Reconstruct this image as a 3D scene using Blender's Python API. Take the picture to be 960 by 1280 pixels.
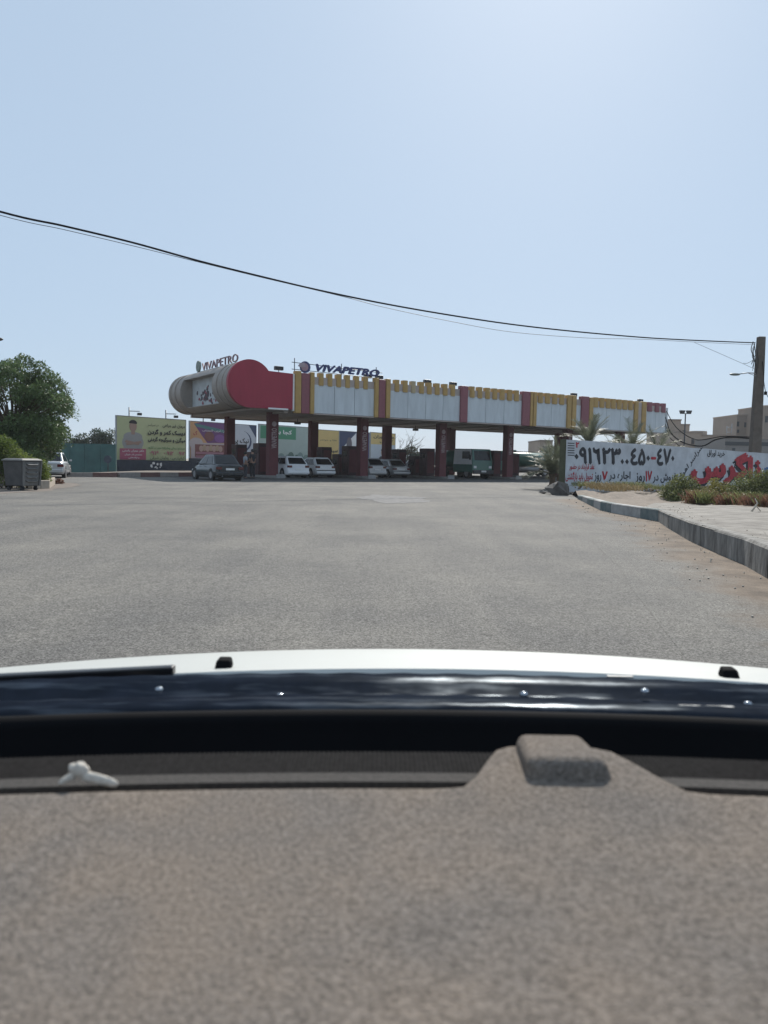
import bpy, bmesh, math, random
from mathutils import Vector, Matrix
random.seed(7)
sc = bpy.context.scene
for o in list(bpy.data.objects): bpy.data.objects.remove(o)
COL = sc.collection
R = math.radians

# ------------------------------------------------------------ camera
PITCH, ROLL, CH, F = R(-3.755), R(1.1), 1.25, 960.0
fw = Vector((0, math.cos(PITCH), math.sin(PITCH)))
r0 = Vector((1, 0, 0)); u0 = r0.cross(fw)
rt = (r0*math.cos(ROLL) + u0*math.sin(ROLL)).normalized()
up = rt.cross(fw).normalized()
CAM = Vector((0, 0, CH))
cd = bpy.data.cameras.new('camera'); cam = bpy.data.objects.new('camera', cd); COL.objects.link(cam)
cd.sensor_fit = 'HORIZONTAL'; cd.sensor_width = 36; cd.lens = 36*F/960
cd.clip_start = 0.02; cd.clip_end = 6000
M = Matrix((rt, up, -fw)).transposed().to_4x4(); M.translation = CAM
cam.matrix_world = M
cd.dof.use_dof = True; cd.dof.focus_distance = 30; cd.dof.aperture_fstop = 12
sc.camera = cam
# ------------------------------------------------------------ light
SUN_EL, SUN_AZ = R(38), R(12)            # azimuth clockwise from +Y
w = bpy.data.worlds.new("World"); sc.world = w; w.use_nodes = True
nt = w.node_tree; bg = nt.nodes['Background']
sky = nt.nodes.new('ShaderNodeTexSky'); sky.sky_type = 'NISHITA'; sky.sun_disc = False
sky.sun_elevation = SUN_EL; sky.sun_rotation = SUN_AZ
sky.altitude = 0; sky.air_density = 1.0; sky.dust_density = 1.0; sky.ozone_density = 3
hz_ = nt.nodes.new('ShaderNodeMix'); hz_.data_type = 'RGBA'; hz_.inputs[0].default_value = .78
hz_.inputs[7].default_value = (7.0, 8.9, 11.2, 1)      # thin bright desert haze over the clear sky
nt.links.new(sky.outputs[0], hz_.inputs[6]); nt.links.new(hz_.outputs[2], bg.inputs[0]); bg.inputs[1].default_value = 0.06
sl = bpy.data.lights.new('sun', 'SUN'); sl.energy = 4.2; sl.angle = R(0.5); sl.color = (1, .95, .87)
so = bpy.data.objects.new('sun', sl); COL.objects.link(so)
sd = Vector((math.sin(SUN_AZ)*math.cos(SUN_EL), math.cos(SUN_AZ)*math.cos(SUN_EL), math.sin(SUN_EL)))
so.rotation_euler = sd.to_track_quat('Z', 'Y').to_euler(); so.location = (0, 60, 60)
sc.view_settings.view_transform = 'Standard'; sc.view_settings.look = 'None'
sc.view_settings.gamma = 1; sc.view_settings.use_curve_mapping = False
sc.view_settings.exposure = 0.38

# ------------------------------------------------------------ helpers
def ray(px, py): return fw + rt*((px-480)/F) - up*((py-640)/F)
def at(px, py, Y):
    d = ray(px, py); return CAM + d*(Y/d.y)
def gnd(px, py, z=0.0):
    d = ray(px, py); return CAM + d*((z-CH)/d.z)
def hit(px, py, P, n):
    d = ray(px, py); return CAM + d*((P-CAM).dot(n)/d.dot(n))

def mat(name, col, rough=.8, metal=0, var=.12, scale=6, bump=0, bscale=None, col2=None, spec=.5, island=0, coat=0, stretch=None, detail=6):
    m = bpy.data.materials.new(name); m.use_nodes = True; t = m.node_tree; b = t.nodes['Principled BSDF']
    b.inputs['Roughness'].default_value = rough; b.inputs['Metallic'].default_value = metal
    b.inputs['Specular IOR Level'].default_value = spec; b.inputs['Coat Weight'].default_value = coat
    tc = t.nodes.new('ShaderNodeTexCoord'); src = tc.outputs['Object']
    if stretch:
        mp = t.nodes.new('ShaderNodeMapping'); mp.inputs['Scale'].default_value = stretch
        t.links.new(src, mp.inputs[0]); src = mp.outputs[0]
    nz = t.nodes.new('ShaderNodeTexNoise'); nz.inputs['Scale'].default_value = scale; nz.inputs['Detail'].default_value = detail
    nz.inputs['Roughness'].default_value = .65
    t.links.new(src, nz.inputs['Vector'])
    cr = t.nodes.new('ShaderNodeValToRGB'); cr.color_ramp.elements[0].position = .3; cr.color_ramp.elements[1].position = .7
    a = tuple(c*(1-var) for c in col); c2 = col2 if col2 else tuple(min(1, c*(1+var)) for c in col)
    cr.color_ramp.elements[0].color = (*a, 1); cr.color_ramp.elements[1].color = (*c2, 1)
    t.links.new(nz.outputs[0], cr.inputs[0]); out = cr.outputs[0]
    if island:
        g = t.nodes.new('ShaderNodeNewGeometry'); mr = t.nodes.new('ShaderNodeMapRange')
        mr.inputs[3].default_value = 1-island; mr.inputs[4].default_value = 1+island
        t.links.new(g.outputs['Random Per Island'], mr.inputs[0])
        h = t.nodes.new('ShaderNodeHueSaturation'); t.links.new(mr.outputs[0], h.inputs['Value']); t.links.new(out, h.inputs['Color']); out = h.outputs[0]
    t.links.new(out, b.inputs['Base Color'])
    if bump:
        n2 = t.nodes.new('ShaderNodeTexNoise'); n2.inputs['Scale'].default_value = bscale or scale*4; n2.inputs['Detail'].default_value = 4
        t.links.new(src, n2.inputs['Vector'])
        bp = t.nodes.new('ShaderNodeBump'); bp.inputs['Strength'].default_value = bump; bp.inputs['Distance'].default_value = .02
        t.links.new(n2.outputs[0], bp.inputs['Height']); t.links.new(bp.outputs[0], b.inputs['Normal'])
    return m

class MB:
    def __init__(s): s.b = bmesh.new(); s.mi = 0
    def poly(s, pts):
        try: f = s.b.faces.new([s.b.verts.new(p) for p in pts]); f.material_index = s.mi; return f
        except ValueError: pass
    def box(s, c, d, rz=0):
        cx, cy, cz = c; dx, dy, dz = d[0]/2, d[1]/2, d[2]/2; co, si = math.cos(rz), math.sin(rz)
        v = []
        for z in (-dz, dz):
            for x, y in ((-dx, -dy), (dx, -dy), (dx, dy), (-dx, dy)):
                v.append(s.b.verts.new((cx+x*co-y*si, cy+x*si+y*co, cz+z)))
        for f in ((3, 2, 1, 0), (4, 5, 6, 7), (0, 1, 5, 4), (1, 2, 6, 5), (2, 3, 7, 6), (3, 0, 4, 7)):
            q = s.b.faces.new([v[i] for i in f]); q.material_index = s.mi
        return s
    def frame_box(s, P, u, n, s0, s1, d0, d1, z0, z1):   # box in a local frame: along u, depth n, up z
        v = []
        for z in (z0, z1):
            for a, b in ((s0, d0), (s1, d0), (s1, d1), (s0, d1)):
                q = P + u*a + n*b; v.append(s.b.verts.new((q.x, q.y, z)))
        for f in ((3, 2, 1, 0), (4, 5, 6, 7), (0, 1, 5, 4), (1, 2, 6, 5), (2, 3, 7, 6), (3, 0, 4, 7)):
            q = s.b.faces.new([v[i] for i in f]); q.material_index = s.mi
        return s
    def tube(s, pts, rad, n=8, cap=True):
        pts = [Vector(p) for p in pts]
        if not hasattr(rad, '__len__'): rad = [rad]*len(pts)
        rings = []
        for i, p in enumerate(pts):
            d = (pts[min(i+1, len(pts)-1)]-pts[max(i-1, 0)]).normalized()
            a = d.orthogonal().normalized() if i == 0 else (pa - d*pa.dot(d)).normalized()
            pa = a; b = d.cross(a)
            rings.append([s.b.verts.new(p + (a*math.cos(2*math.pi*k/n)+b*math.sin(2*math.pi*k/n))*rad[i]) for k in range(n)])
        for i in range(len(rings)-1):
            for k in range(n):
                f = s.b.faces.new((rings[i][k], rings[i][(k+1) % n], rings[i+1][(k+1) % n], rings[i+1][k])); f.material_index = s.mi; f.smooth = True
        if cap:
            f = s.b.faces.new(rings[0][::-1]); f.material_index = s.mi; f = s.b.faces.new(rings[-1]); f.material_index = s.mi
        return s
    def prism(s, pts, dvec):                            # polygon + extrusion vector
        dvec = Vector(dvec); A = [s.b.verts.new(Vector(p)) for p in pts]; B = [s.b.verts.new(Vector(p)+dvec) for p in pts]
        n = len(A)
        f = s.b.faces.new(A[::-1]); f.material_index = s.mi; f = s.b.faces.new(B); f.material_index = s.mi
        for k in range(n):
            f = s.b.faces.new((A[k], A[(k+1) % n], B[(k+1) % n], B[k])); f.material_index = s.mi
        return s
    def loft(s, rings, cap=True, smooth=True):
        V = [[s.b.verts.new(p) for p in r] for r in rings]; n = len(V[0])
        for i in range(len(V)-1):
            for k in range(n):
                f = s.b.faces.new((V[i][k], V[i][(k+1) % n], V[i+1][(k+1) % n], V[i+1][k])); f.smooth = smooth; f.material_index = s.mi
        if cap:
            s.b.faces.new(V[0][::-1]).material_index = s.mi; s.b.faces.new(V[-1]).material_index = s.mi
        return s
    def ball(s, c, r, seg=10, sz=(1, 1, 1), rnd=0):
        nv = max(4, seg*2//3); c = Vector(c); V = []
        def pt(i, j):
            th = math.pi*j/nv; ph = 2*math.pi*i/seg; p = Vector((math.sin(th)*math.cos(ph)*sz[0], math.sin(th)*math.sin(ph)*sz[1], math.cos(th)*sz[2]))*r
            if rnd: p += Vector((random.uniform(-1, 1), random.uniform(-1, 1), random.uniform(-1, 1)))*rnd*r
            return s.b.verts.new(c+p)
        t0, t1 = pt(0, 0), pt(0, nv); V = [[pt(i, j) for i in range(seg)] for j in range(1, nv)]
        F_ = [(t0, V[0][i], V[0][(i+1) % seg]) for i in range(seg)]+[(t1, V[-1][(i+1) % seg], V[-1][i]) for i in range(seg)]
        F_ += [(V[j][i], V[j+1][i], V[j+1][(i+1) % seg], V[j][(i+1) % seg]) for j in range(nv-2) for i in range(seg)]
        for q in F_: f = s.b.faces.new(q); f.smooth = not rnd; f.material_index = s.mi
        return s
    def build(s, name, m, parent=None, bevel=0, recalc=True, loc=None, seg=2):
        if recalc: bmesh.ops.recalc_face_normals(s.b, faces=s.b.faces)
        me = bpy.data.meshes.new(name); s.b.to_mesh(me); s.b.free()
        for k in (m if isinstance(m, (list, tuple)) else [m]): me.materials.append(k)
        o = bpy.data.objects.new(name, me); COL.objects.link(o)
        if parent: o.parent = parent
        if loc is not None:
            me.transform(Matrix.Translation(-Vector(loc))); o.location = loc
        if bevel:
            b = o.modifiers.new('bevel', 'BEVEL'); b.width = bevel; b.segments = seg; b.limit_method = 'ANGLE'
        return o

def tag(o, label=None, cat=None, group=None, kind=None):
    if label: o['label'] = label
    if cat: o['category'] = cat
    if group: o['group'] = group
    if kind: o['kind'] = kind
    return o
def empty(name, loc=(0, 0, 0), rz=0):
    o = bpy.data.objects.new(name, None); o.empty_display_size = .3; COL.objects.link(o)
    o.location = loc; o.rotation_euler = (0, 0, rz); return o
def copy_tree(o, parent=None):
    c = o.copy(); COL.objects.link(c); c.parent = parent
    for ch in list(o.children): copy_tree(ch, c)
    return c

# Persian shaping
DJ = dict(zip("بتثجحخسشصضطظعغفقکگلمنهپچی", [0xFE8F,0xFE95,0xFE99,0xFE9D,0xFEA1,0xFEA5,0xFEB1,0xFEB5,0xFEB9,0xFEBD,0xFEC1,0xFEC5,0xFEC9,0xFECD,0xFED1,0xFED5,0xFB8E,0xFB92,0xFEDD,0xFEE1,0xFEE5,0xFEE9,0xFB56,0xFB7A,0xFBFC]))
RJ = dict(zip("ادذرزوةژآ", [0xFE8D,0xFEA9,0xFEAB,0xFEAD,0xFEAF,0xFEED,0xFE93,0xFB8A,0xFE81]))
def fa(s):
    out = []
    for wd in s.split(' '):
        if wd and wd[0] in '۰۱۲۳۴۵۶۷۸۹٤٦0123456789·-': out.append(wd); continue
        g = ''
        for i, c in enumerate(wd):
            p = i > 0 and wd[i-1] in DJ; n = i+1 < len(wd) and (wd[i+1] in DJ or wd[i+1] in RJ)
            if c in DJ: g += chr(DJ[c] + ((3 if n else 1) if p else (2 if n else 0)))
            elif c in RJ: g += chr(RJ[c] + (1 if p else 0))
            else: g += c
        out.append(g[::-1])
    return ' '.join(out[::-1])
def text_mesh(body, bold=0.0, extrude=0, shear=0):
    c = bpy.data.curves.new('t', 'FONT'); c.body = fa(body) if ord(body[0]) > 300 else body
    c.extrude = extrude; c.shear = shear; c.resolution_u = 3
    o = bpy.data.objects.new('t', c); b = bmesh.new(); b.from_mesh(o.to_mesh()); o.to_mesh_clear()
    me = bpy.data.meshes.new('lettering'); bpy.data.objects.remove(o); bpy.data.curves.remove(c)
    if bold:
        geo = list(b.verts)+list(b.edges)+list(b.faces)
        for i, (dx, dy) in enumerate(((bold, 0), (-bold, 0), (0, bold), (0, -bold))):
            r = bmesh.ops.duplicate(b, geom=geo)
            for v in r['geom']:
                if isinstance(v, bmesh.types.BMVert): v.co += Vector((dx, dy, .004*(i+1)))
    b.to_mesh(me); b.free()
    return me
def text(body, O, u, s0, s1, z0, z1, n, m, parent, name='lettering', bold=0.0, off=.006, extrude=0, shear=0, rot=0):
    """fit text into the box s0..s1 x z0..z1 on the plane through O with direction u, normal n"""
    me = text_mesh(body, bold, extrude, shear)
    xs = [v.co.x for v in me.vertices]; ys = [v.co.y for v in me.vertices]
    x0, x1, y0, y1 = min(xs), max(xs), min(ys), max(ys)
    zc, scn = (z0+z1)/2, (s0+s1)/2; zs = [v.co.z for v in me.vertices]; zm = max(max(zs), 1e-6)
    for v in me.vertices:
        a = ((v.co.x-x0)/(x1-x0)-.5)*(s1-s0); b = ((v.co.y-y0)/(y1-y0)-.5)*(z1-z0)
        if rot: a, b = a*math.cos(rot)-b*math.sin(rot), a*math.sin(rot)+b*math.cos(rot)
        dz = v.co.z if extrude else v.co.z*.25
        p = O + u*(a+scn) + n*(off+dz); v.co = (p.x, p.y, zc+b)
    me.materials.append(m); o = bpy.data.objects.new(name, me); COL.objects.link(o)
    if parent:
        o.parent = parent; o.matrix_parent_inverse = parent.matrix_basis.inverted()
    return o

# palette
MAROON = mat('maroon paint', (.13, .035, .04), .6, var=.12, scale=1.5)
RED = mat('dark red cladding', (.30, .02, .045), .6, var=.1, scale=2, stretch=(1, 1, .25))
PINK = mat('faded maroon cladding', (.22, .07, .085), .6, var=.1)
YEL = mat('ochre yellow cladding', (.40, .25, .075), .55, var=.12, scale=2)
YEL2 = mat('faded ochre cladding', (.40, .32, .19), .6, var=.1, scale=2)
PANEL = mat('grey composite panel', (.52, .56, .58), .45, var=.13, scale=2.2, stretch=(1, 1, .22))
BEIGE = mat('beige cladding', (.38, .32, .29), .6, var=.1, scale=2)
CREAM = mat('dusty cream cladding', (.27, .235, .205), .6, var=.15, scale=1.2)
SOFF = mat('soffit boards', (.36, .32, .29), .7, var=.15, scale=1.2)
DARK = mat('black rubber', (.018, .018, .02), .7, var=.2)
DKM = mat('dark metal', (.05, .05, .055), .5, var=.2)
GLASS = mat('dark car glass', (.010, .012, .015), .12, var=.1, spec=.35)
WHITEP = mat('white car paint', (.72, .73, .74), .25, var=.04, coat=.5)
SILVERP = mat('silver car paint', (.48, .49, .50), .3, metal=.35, var=.05, coat=.5)
DARKP = mat('dark blue grey car paint', (.012, .018, .024), .25, var=.1, coat=.3)
RIM = mat('wheel rim', (.35, .35, .36), .35, metal=.7)
TAILR = mat('red tail lamp', (.10, .012, .012), .15)
PLATE = mat('number plate white', (.7, .7, .68), .5)
CONC = mat('concrete', (.30, .28, .255), .9, var=.25, scale=3, bump=.3)
POLEM = mat('concrete pole', (.10, .082, .068), .9, var=.25, scale=3, bump=.4)
STEEL = mat('galvanised steel', (.30, .31, .32), .5, metal=.5)
NAVY = mat('navy lettering', (.03, .04, .14), .5)
BLACKP = mat('black paint', (.02, .024, .032), .7, var=.3, scale=8)
REDP = mat('red wall paint', (.38, .02, .035), .7, var=.35, scale=6)
WHITE = mat('white paint', (.75, .75, .74), .6, var=.05)

# ------------------------------------------------------------ ground and road
def asphalt(dirt=False):
    m = bpy.data.materials.new('dusty asphalt' if dirt else 'asphalt'); m.use_nodes = True; t = m.node_tree; b = t.nodes['Principled BSDF']
    b.inputs['Roughness'].default_value = .9; b.inputs['Specular IOR Level'].default_value = .25
    tc = t.nodes.new('ShaderNodeTexCoord')
    def N(sc_, det=2, vec=None, rough=.6):
        n = t.nodes.new('ShaderNodeTexNoise'); n.inputs['Scale'].default_value = sc_; n.inputs['Detail'].default_value = det
        n.inputs['Roughness'].default_value = rough
        t.links.new(vec or tc.outputs['Object'], n.inputs['Vector']); return n.outputs[0]
    def ramp(src, p0, c0, p1, c1):
        c = t.nodes.new('ShaderNodeValToRGB'); c.color_ramp.elements[0].position = p0; c.color_ramp.elements[1].position = p1
        c.color_ramp.elements[0].color = (*c0, 1); c.color_ramp.elements[1].color = (*c1, 1); t.links.new(src, c.inputs[0]); return c.outputs[0]
    def mix(a, b_, fac=1, mode='MULTIPLY'):
        x = t.nodes.new('ShaderNodeMix'); x.data_type = 'RGBA'; x.blend_type = mode
        if hasattr(fac, 'links'): t.links.new(fac, x.inputs[0])
        else: x.inputs[0].default_value = fac
        t.links.new(a, x.inputs[6]); t.links.new(b_, x.inputs[7]); return x.outputs[2]
    fine = ramp(N(70, 3, rough=.8), .40, (.055, .053, .050), .66, (.25, .243, .228))
    big = ramp(N(.35, 6), .35, (.80, .80, .81), .68, (1.26, 1.23, 1.17))
    mp = t.nodes.new('ShaderNodeMapping'); mp.inputs['Scale'].default_value = (1.4, .12, 1); t.links.new(tc.outputs['Object'], mp.inputs[0])
    streak = ramp(N(1, 5, mp.outputs[0]), .35, (.9, .9, .91), .65, (1.08, 1.07, 1.05))
    c = mix(mix(fine, big), streak)
    med = ramp(N(9, 5), .3, (.86, .86, .86), .7, (1.1, 1.1, 1.1)); c = mix(c, med)
    # thin hairline cracks
    vd = t.nodes.new('ShaderNodeTexVoronoi'); vd.feature = 'DISTANCE_TO_EDGE'; vd.inputs['Scale'].default_value = .32
    wp = t.nodes.new('ShaderNodeTexNoise'); wp.inputs['Scale'].default_value = 1.3; wp.inputs['Detail'].default_value = 5
    t.links.new(tc.outputs['Object'], wp.inputs['Vector'])
    ad = t.nodes.new('ShaderNodeMix'); ad.data_type = 'VECTOR'; ad.inputs[0].default_value = .25
    t.links.new(tc.outputs['Object'], ad.inputs[4]); t.links.new(wp.outputs['Color'], ad.inputs[5]); t.links.new(ad.outputs[1], vd.inputs['Vector'])
    crk = ramp(vd.outputs['Distance'], .0, (.95, .95, .95), .006, (1, 1, 1)); c = mix(c, crk)
    if dirt:
        at_ = t.nodes.new('ShaderNodeAttribute'); at_.attribute_name = 'reach'
        n3 = N(1.1, 7, rough=.7); m1 = t.nodes.new('ShaderNodeMath'); m1.operation = 'MULTIPLY_ADD'; m1.inputs[1].default_value = 1.5; t.links.new(n3, m1.inputs[0]); t.links.new(at_.outputs['Fac'], m1.inputs[2])
        fac = ramp(m1.outputs[0], .98, (1, 1, 1), 1.32, (0, 0, 0))
        fr = t.nodes.new('ShaderNodeMapRange'); fr.inputs[1].default_value = 1.0; fr.inputs[2].default_value = 1.38; fr.inputs[3].default_value = 1; fr.inputs[4].default_value = 0; t.links.new(m1.outputs[0], fr.inputs[0])
        dc = mix(ramp(N(2.2, 8), .3, (.085, .066, .052), .72, (.21, .165, .125)), ramp(N(55, 3, rough=.8), .35, (.7, .7, .7), .7, (1.35, 1.33, 1.3)))
        c = mix(c, dc, fr.outputs[0], 'MIX')
    t.links.new(c, b.inputs['Base Color'])
    bp = t.nodes.new('ShaderNodeBump'); bp.inputs['Strength'].default_value = .5; bp.inputs['Distance'].default_value = .006
    t.links.new(N(120, 3), bp.inputs['Height']); t.links.new(bp.outputs[0], b.inputs['Normal'])
    return m
ASPH = asphalt()
DIRT = mat('dry dirt', (.15, .125, .105), .95, var=.35, scale=2.5, bump=.6, bscale=25, detail=9)
SAND = mat('pale sandy rubble', (.17, .135, .105), .95, var=.4, scale=5, bump=.8, bscale=30, detail=9)
b = MB(); b.poly([(-900, -300, 0), (900, -300, 0), (900, 1200, 0), (-900, 1200, 0)])
tag(b.build('ground', mat('sandy ground', (.26, .225, .18), .95, var=.25, scale=.2, detail=9)), kind='structure')
b = MB(); b.poly([(-70, -30, .006), (60, -30, .006), (60, 120, .006), (-70, 120, .006)])
tag(b.build('road', ASPH), kind='structure')

def ragged(name, pts, z, m, amp=.25, n=14, label=None):
    """a thin patch with an uneven outline, resampled"""
    out = []
    P = [Vector(p) for p in pts]
    for i in range(len(P)):
        a, c = P[i], P[(i+1) % len(P)]
        for k in range(n):
            q = a.lerp(c, k/n); s_ = amp*math.sin(q.x*3.1+q.y*1.7)*.5 + random.uniform(-amp, amp)*.5
            out.append((q.x+s_*.7, q.y+s_, z))
    m_ = MB(); m_.poly(out); return tag(m_.build(name, m), kind='structure')
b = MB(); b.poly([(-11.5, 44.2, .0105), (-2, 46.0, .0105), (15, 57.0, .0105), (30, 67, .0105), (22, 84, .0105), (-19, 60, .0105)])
tag(b.build('forecourt_shade', mat('painted canopy shade', (.055, .054, .052), .85, var=.35, scale=.6, detail=8)), kind='structure')  # canopy shade painted as a dark mottled sheet over the ground
# kerb line on the right (world XY)
KL = [gnd(1100, 800), gnd(960, 724), gnd(929, 706), gnd(891, 690), gnd(860, 676), gnd(835, 661), gnd(822, 652), gnd(800, 648), gnd(763, 641), gnd(750, 638), gnd(722, 624)]
KL[0] = KL[1] + (KL[1]-KL[3]).normalized()*8
# brown dirt strip in the gutter
OFFS = [(-.9, -.35)]*5+[(-.9, -.45), (-.9, -.6), (-.85, -.75), (-.75, -.85), (-.7, -.95), (-.6, -1)]
inner = [p + Vector((a_, c_, 0)) for p, (a_, c_) in zip(KL, OFFS)]
inner[-1] = gnd(690, 624); 
outer = [p + (q-p)*2.0 for p, q in zip(KL, inner)]
b = MB(); V = []; NS = 10
for i in range(len(KL)-1):
    for sub in range(NS + (1 if i == len(KL)-2 else 0)):
        f = sub/NS; A = KL[i].lerp(KL[i+1], f); B = outer[i].lerp(outer[i+1], f)
        V.append([b.b.verts.new((A.x+(B.x-A.x)*k/12, A.y+(B.y-A.y)*k/12, .008)) for k in range(13)])
for i in range(len(V)-1):
    for k in range(12): b.b.faces.new((V[i][k], V[i+1][k], V[i+1][k+1], V[i][k+1]))
ds = b.build('dirt_strip', asphalt(True)); at_ = ds.data.attributes.new('reach', 'FLOAT', 'POINT')
for i in range(len(ds.data.vertices)): at_.data[i].value = (i % 13)/12
tag(ds, kind='structure')
b_ = gnd(128, 794)
ragged('road_patch', [gnd(448, 622), gnd(470, 618), gnd(530, 622), gnd(536, 628), gnd(480, 630)], .0105, mat('patched asphalt', (.15, .145, .14), .95, var=.5, scale=6), .3, 8)
# raised sidewalk terrain behind the kerb
KH = [.40, .37, .36, .35, .33, .30, .28, .27, .26, .26, .16]
W0 = at(706, 610, 35.0); W0 = Vector((W0.x, W0.y, 0))
W1 = at(1150, 600, 60.0); W1 = Vector((W1.x, W1.y, 0))
wu = (W1-W0).normalized(); wn = Vector((wu.y, -wu.x, 0))
smooth_ = lambda g: 0 if g < .6 else (g-.6)/.4
def terr():
    bm = MB(); N = len(KL); rows = []
    far = [Vector((17, 1.0, 0)), W0.lerp(W1, .95), W0.lerp(W1, .8), W0.lerp(W1, .66), W0.lerp(W1, .53), W0.lerp(W1, .42), W0.lerp(W1, .32), W0.lerp(W1, .24), W0.lerp(W1, .16), W0.lerp(W1, .08), W0+Vector((-.3, -.2, 0))]
    for i in range(N-1):
        for sub in range(6):
            f = sub/6; A = KL[i].lerp(KL[i+1], f); B = far[i].lerp(far[i+1], f); h = KH[i]*(1-f)+KH[i+1]*f - .02
            row = []
            for k in range(29):
                g = k/28; p = A.lerp(B, g); bump = .0
                if g > .12: bump = (.10*math.sin(p.x*1.1+p.y*.6)+.07*math.sin(p.x*2.7-p.y*2.1)+random.uniform(-.02, .03))*min(1, (g-.12)*4)*(1 if i > 3 else .4)
                row.append((p.x, p.y, max(.03, h*(1-(.95 if i > 4 else .5)*g)+max(bump, -.05)*(1-.9*smooth_(g)))))
            rows.append(row)
    V = [[bm.b.verts.new(p) for p in r] for r in rows]
    for i in range(len(V)-1):
        for k in range(28):
            fc = bm.b.faces.new((V[i][k], V[i+1][k], V[i+1][k+1], V[i][k+1])); fc.smooth = True
            g = k/28; fc.material_index = 1 if k < 5 and i < 42 else 0
    return bm
tag(terr().build('sidewalk', [SAND, mat('worn concrete paving', (.10, .085, .07), .9, var=.3, scale=2.2, col2=(.26, .24, .21), bump=.9, detail=9)]), kind='structure')
# kerb blocks: grey stretch and the painted stretch
KG = mat('stained kerb concrete', (.17, .155, .138), .9, var=.7, scale=5, bump=.7, stretch=(1, 1, .3), detail=9, col2=(.30, .285, .26))
KB = mat('worn teal kerb paint', (.07, .135, .145), .85, var=.3, scale=4, detail=9, col2=(.20, .21, .20))
KW = mat('worn white kerb paint', (.30, .30, .29), .85, var=.3, scale=5, detail=8)
kr = empty('kerb', KL[6]); tag(kr, kind='structure')
lens = 0; blk = 0
def kerb_run(pts, hs, mats, parent, th=.18, blen=1.0):
    k = 0; acc = []
    for i in range(len(pts)-1):
        A, B = pts[i], pts[i+1]; L = (B-A).length; n = max(1, round(L/blen)); d = (B-A).normalized(); nn = Vector((-d.y, d.x, 0))
        if nn.x < 0: nn = -nn
        for j in range(n):
            a = A + d*(L*j/n+.008); c = A+d*(L*(j+1)/n-.008)
            h0 = hs[i]+(hs[i+1]-hs[i])*j/n; h1 = hs[i]+(hs[i+1]-hs[i])*(j+1)/n
            r_ = random.uniform(-.012, .012)
            a = a+nn*r_; c = c+nn*r_
            bb = MB(); q = nn*th; ch = nn*.03
            ring0 = [a, a+q, a+q+Vector((0, 0, h0)), a+ch+Vector((0, 0, h0)), a+Vector((0, 0, h0-.035))]
            ring1 = [c, c+q, c+q+Vector((0, 0, h1)), c+ch+Vector((0, 0, h1)), c+Vector((0, 0, h1-.035))]
            bb.loft([ring0, ring1], smooth=False)
            o = bb.build('kerb_block', mats[k % len(mats)], parent); o.matrix_parent_inverse = parent.matrix_basis.inverted(); k += 1
kerb_run(KL[:7], KH[:7], [KG], kr)
kerb_run(KL[6:], KH[6:], [KB, KW], kr, blen=1.6)

# pebbles
b = MB()
for i in range(260):
    k = random.randrange(0, len(KL)-1); f = random.random(); p = KL[k].lerp(KL[k+1], f); q = inner[k].lerp(inner[k+1], f)
    p = p.lerp(q, random.random()**1.3*1.25); s_ = random.choice((.004, .006, .008, .012))
    if k > 8: s_ *= 2.2
    b.ball((p.x, p.y, .012+s_*.4), s_, 5, (1, 1.2, .7), .2)
tag(b.build('gutter_pebbles', mat('pale grit', (.42, .38, .33), .9), recalc=False), 'pale pebbles and grit in the brown dirt strip along the kerb', 'pebbles', kind='stuff')
b = MB()
for i in range(1500):
    f = random.random()**.9; p = W0.lerp(W1, f*.5) + wn*random.uniform(.3, 6.5); s_ = random.choice((.02, .03, .05, .08))
    if (p-KL[-1]).length > 30: continue
    b.ball((p.x, p.y, .22+random.uniform(0, .1)), s_, 5, (1, 1.3, .6), .25)
tag(b.build('rubble', SAND, recalc=False), 'pale stones and rubble scattered in front of the painted wall', 'rubble', kind='stuff')
b = MB()
for i in range(450):
    k = random.randrange(1, 7); f = random.random(); p = KL[k].lerp(KL[k+1], f); h_ = KH[k]*(1-f)+KH[k+1]*f
    p = p+Vector((.25+random.random()**1.6*4, random.uniform(0, 1.5), 0)); s_ = random.choice((.004, .006, .009, .013))
    b.ball((p.x, p.y, h_*.93), s_, 5, (1, 1.4, .6), .25)
tag(b.build('grit', mat('grit', (.2, .165, .13), .95, var=.4, scale=8), recalc=False), 'grit and small stones strewn over the worn paving behind the kerb', 'grit', kind='stuff')
# concrete lumps at the end of the wall
for (px, py, sx, h, lab) in ((687, 617.5, .55, .36, 'smaller grey concrete block lying on the road edge left of the painted wall'), (700, 619, .9, .52, 'larger dark broken concrete block at the foot of the painted wall')):
    p = gnd(px, py); b = MB(); b.ball((p.x, p.y, h*.42), 1, 7, (sx*.6, .4, h*.5), .2)
    tag(b.build('concrete_block', mat('dark concrete', (.13, .12, .11), .95, var=.3, bump=.5), loc=(p.x, p.y, 0)), lab, 'concrete block', 'broken concrete blocks')

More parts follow.
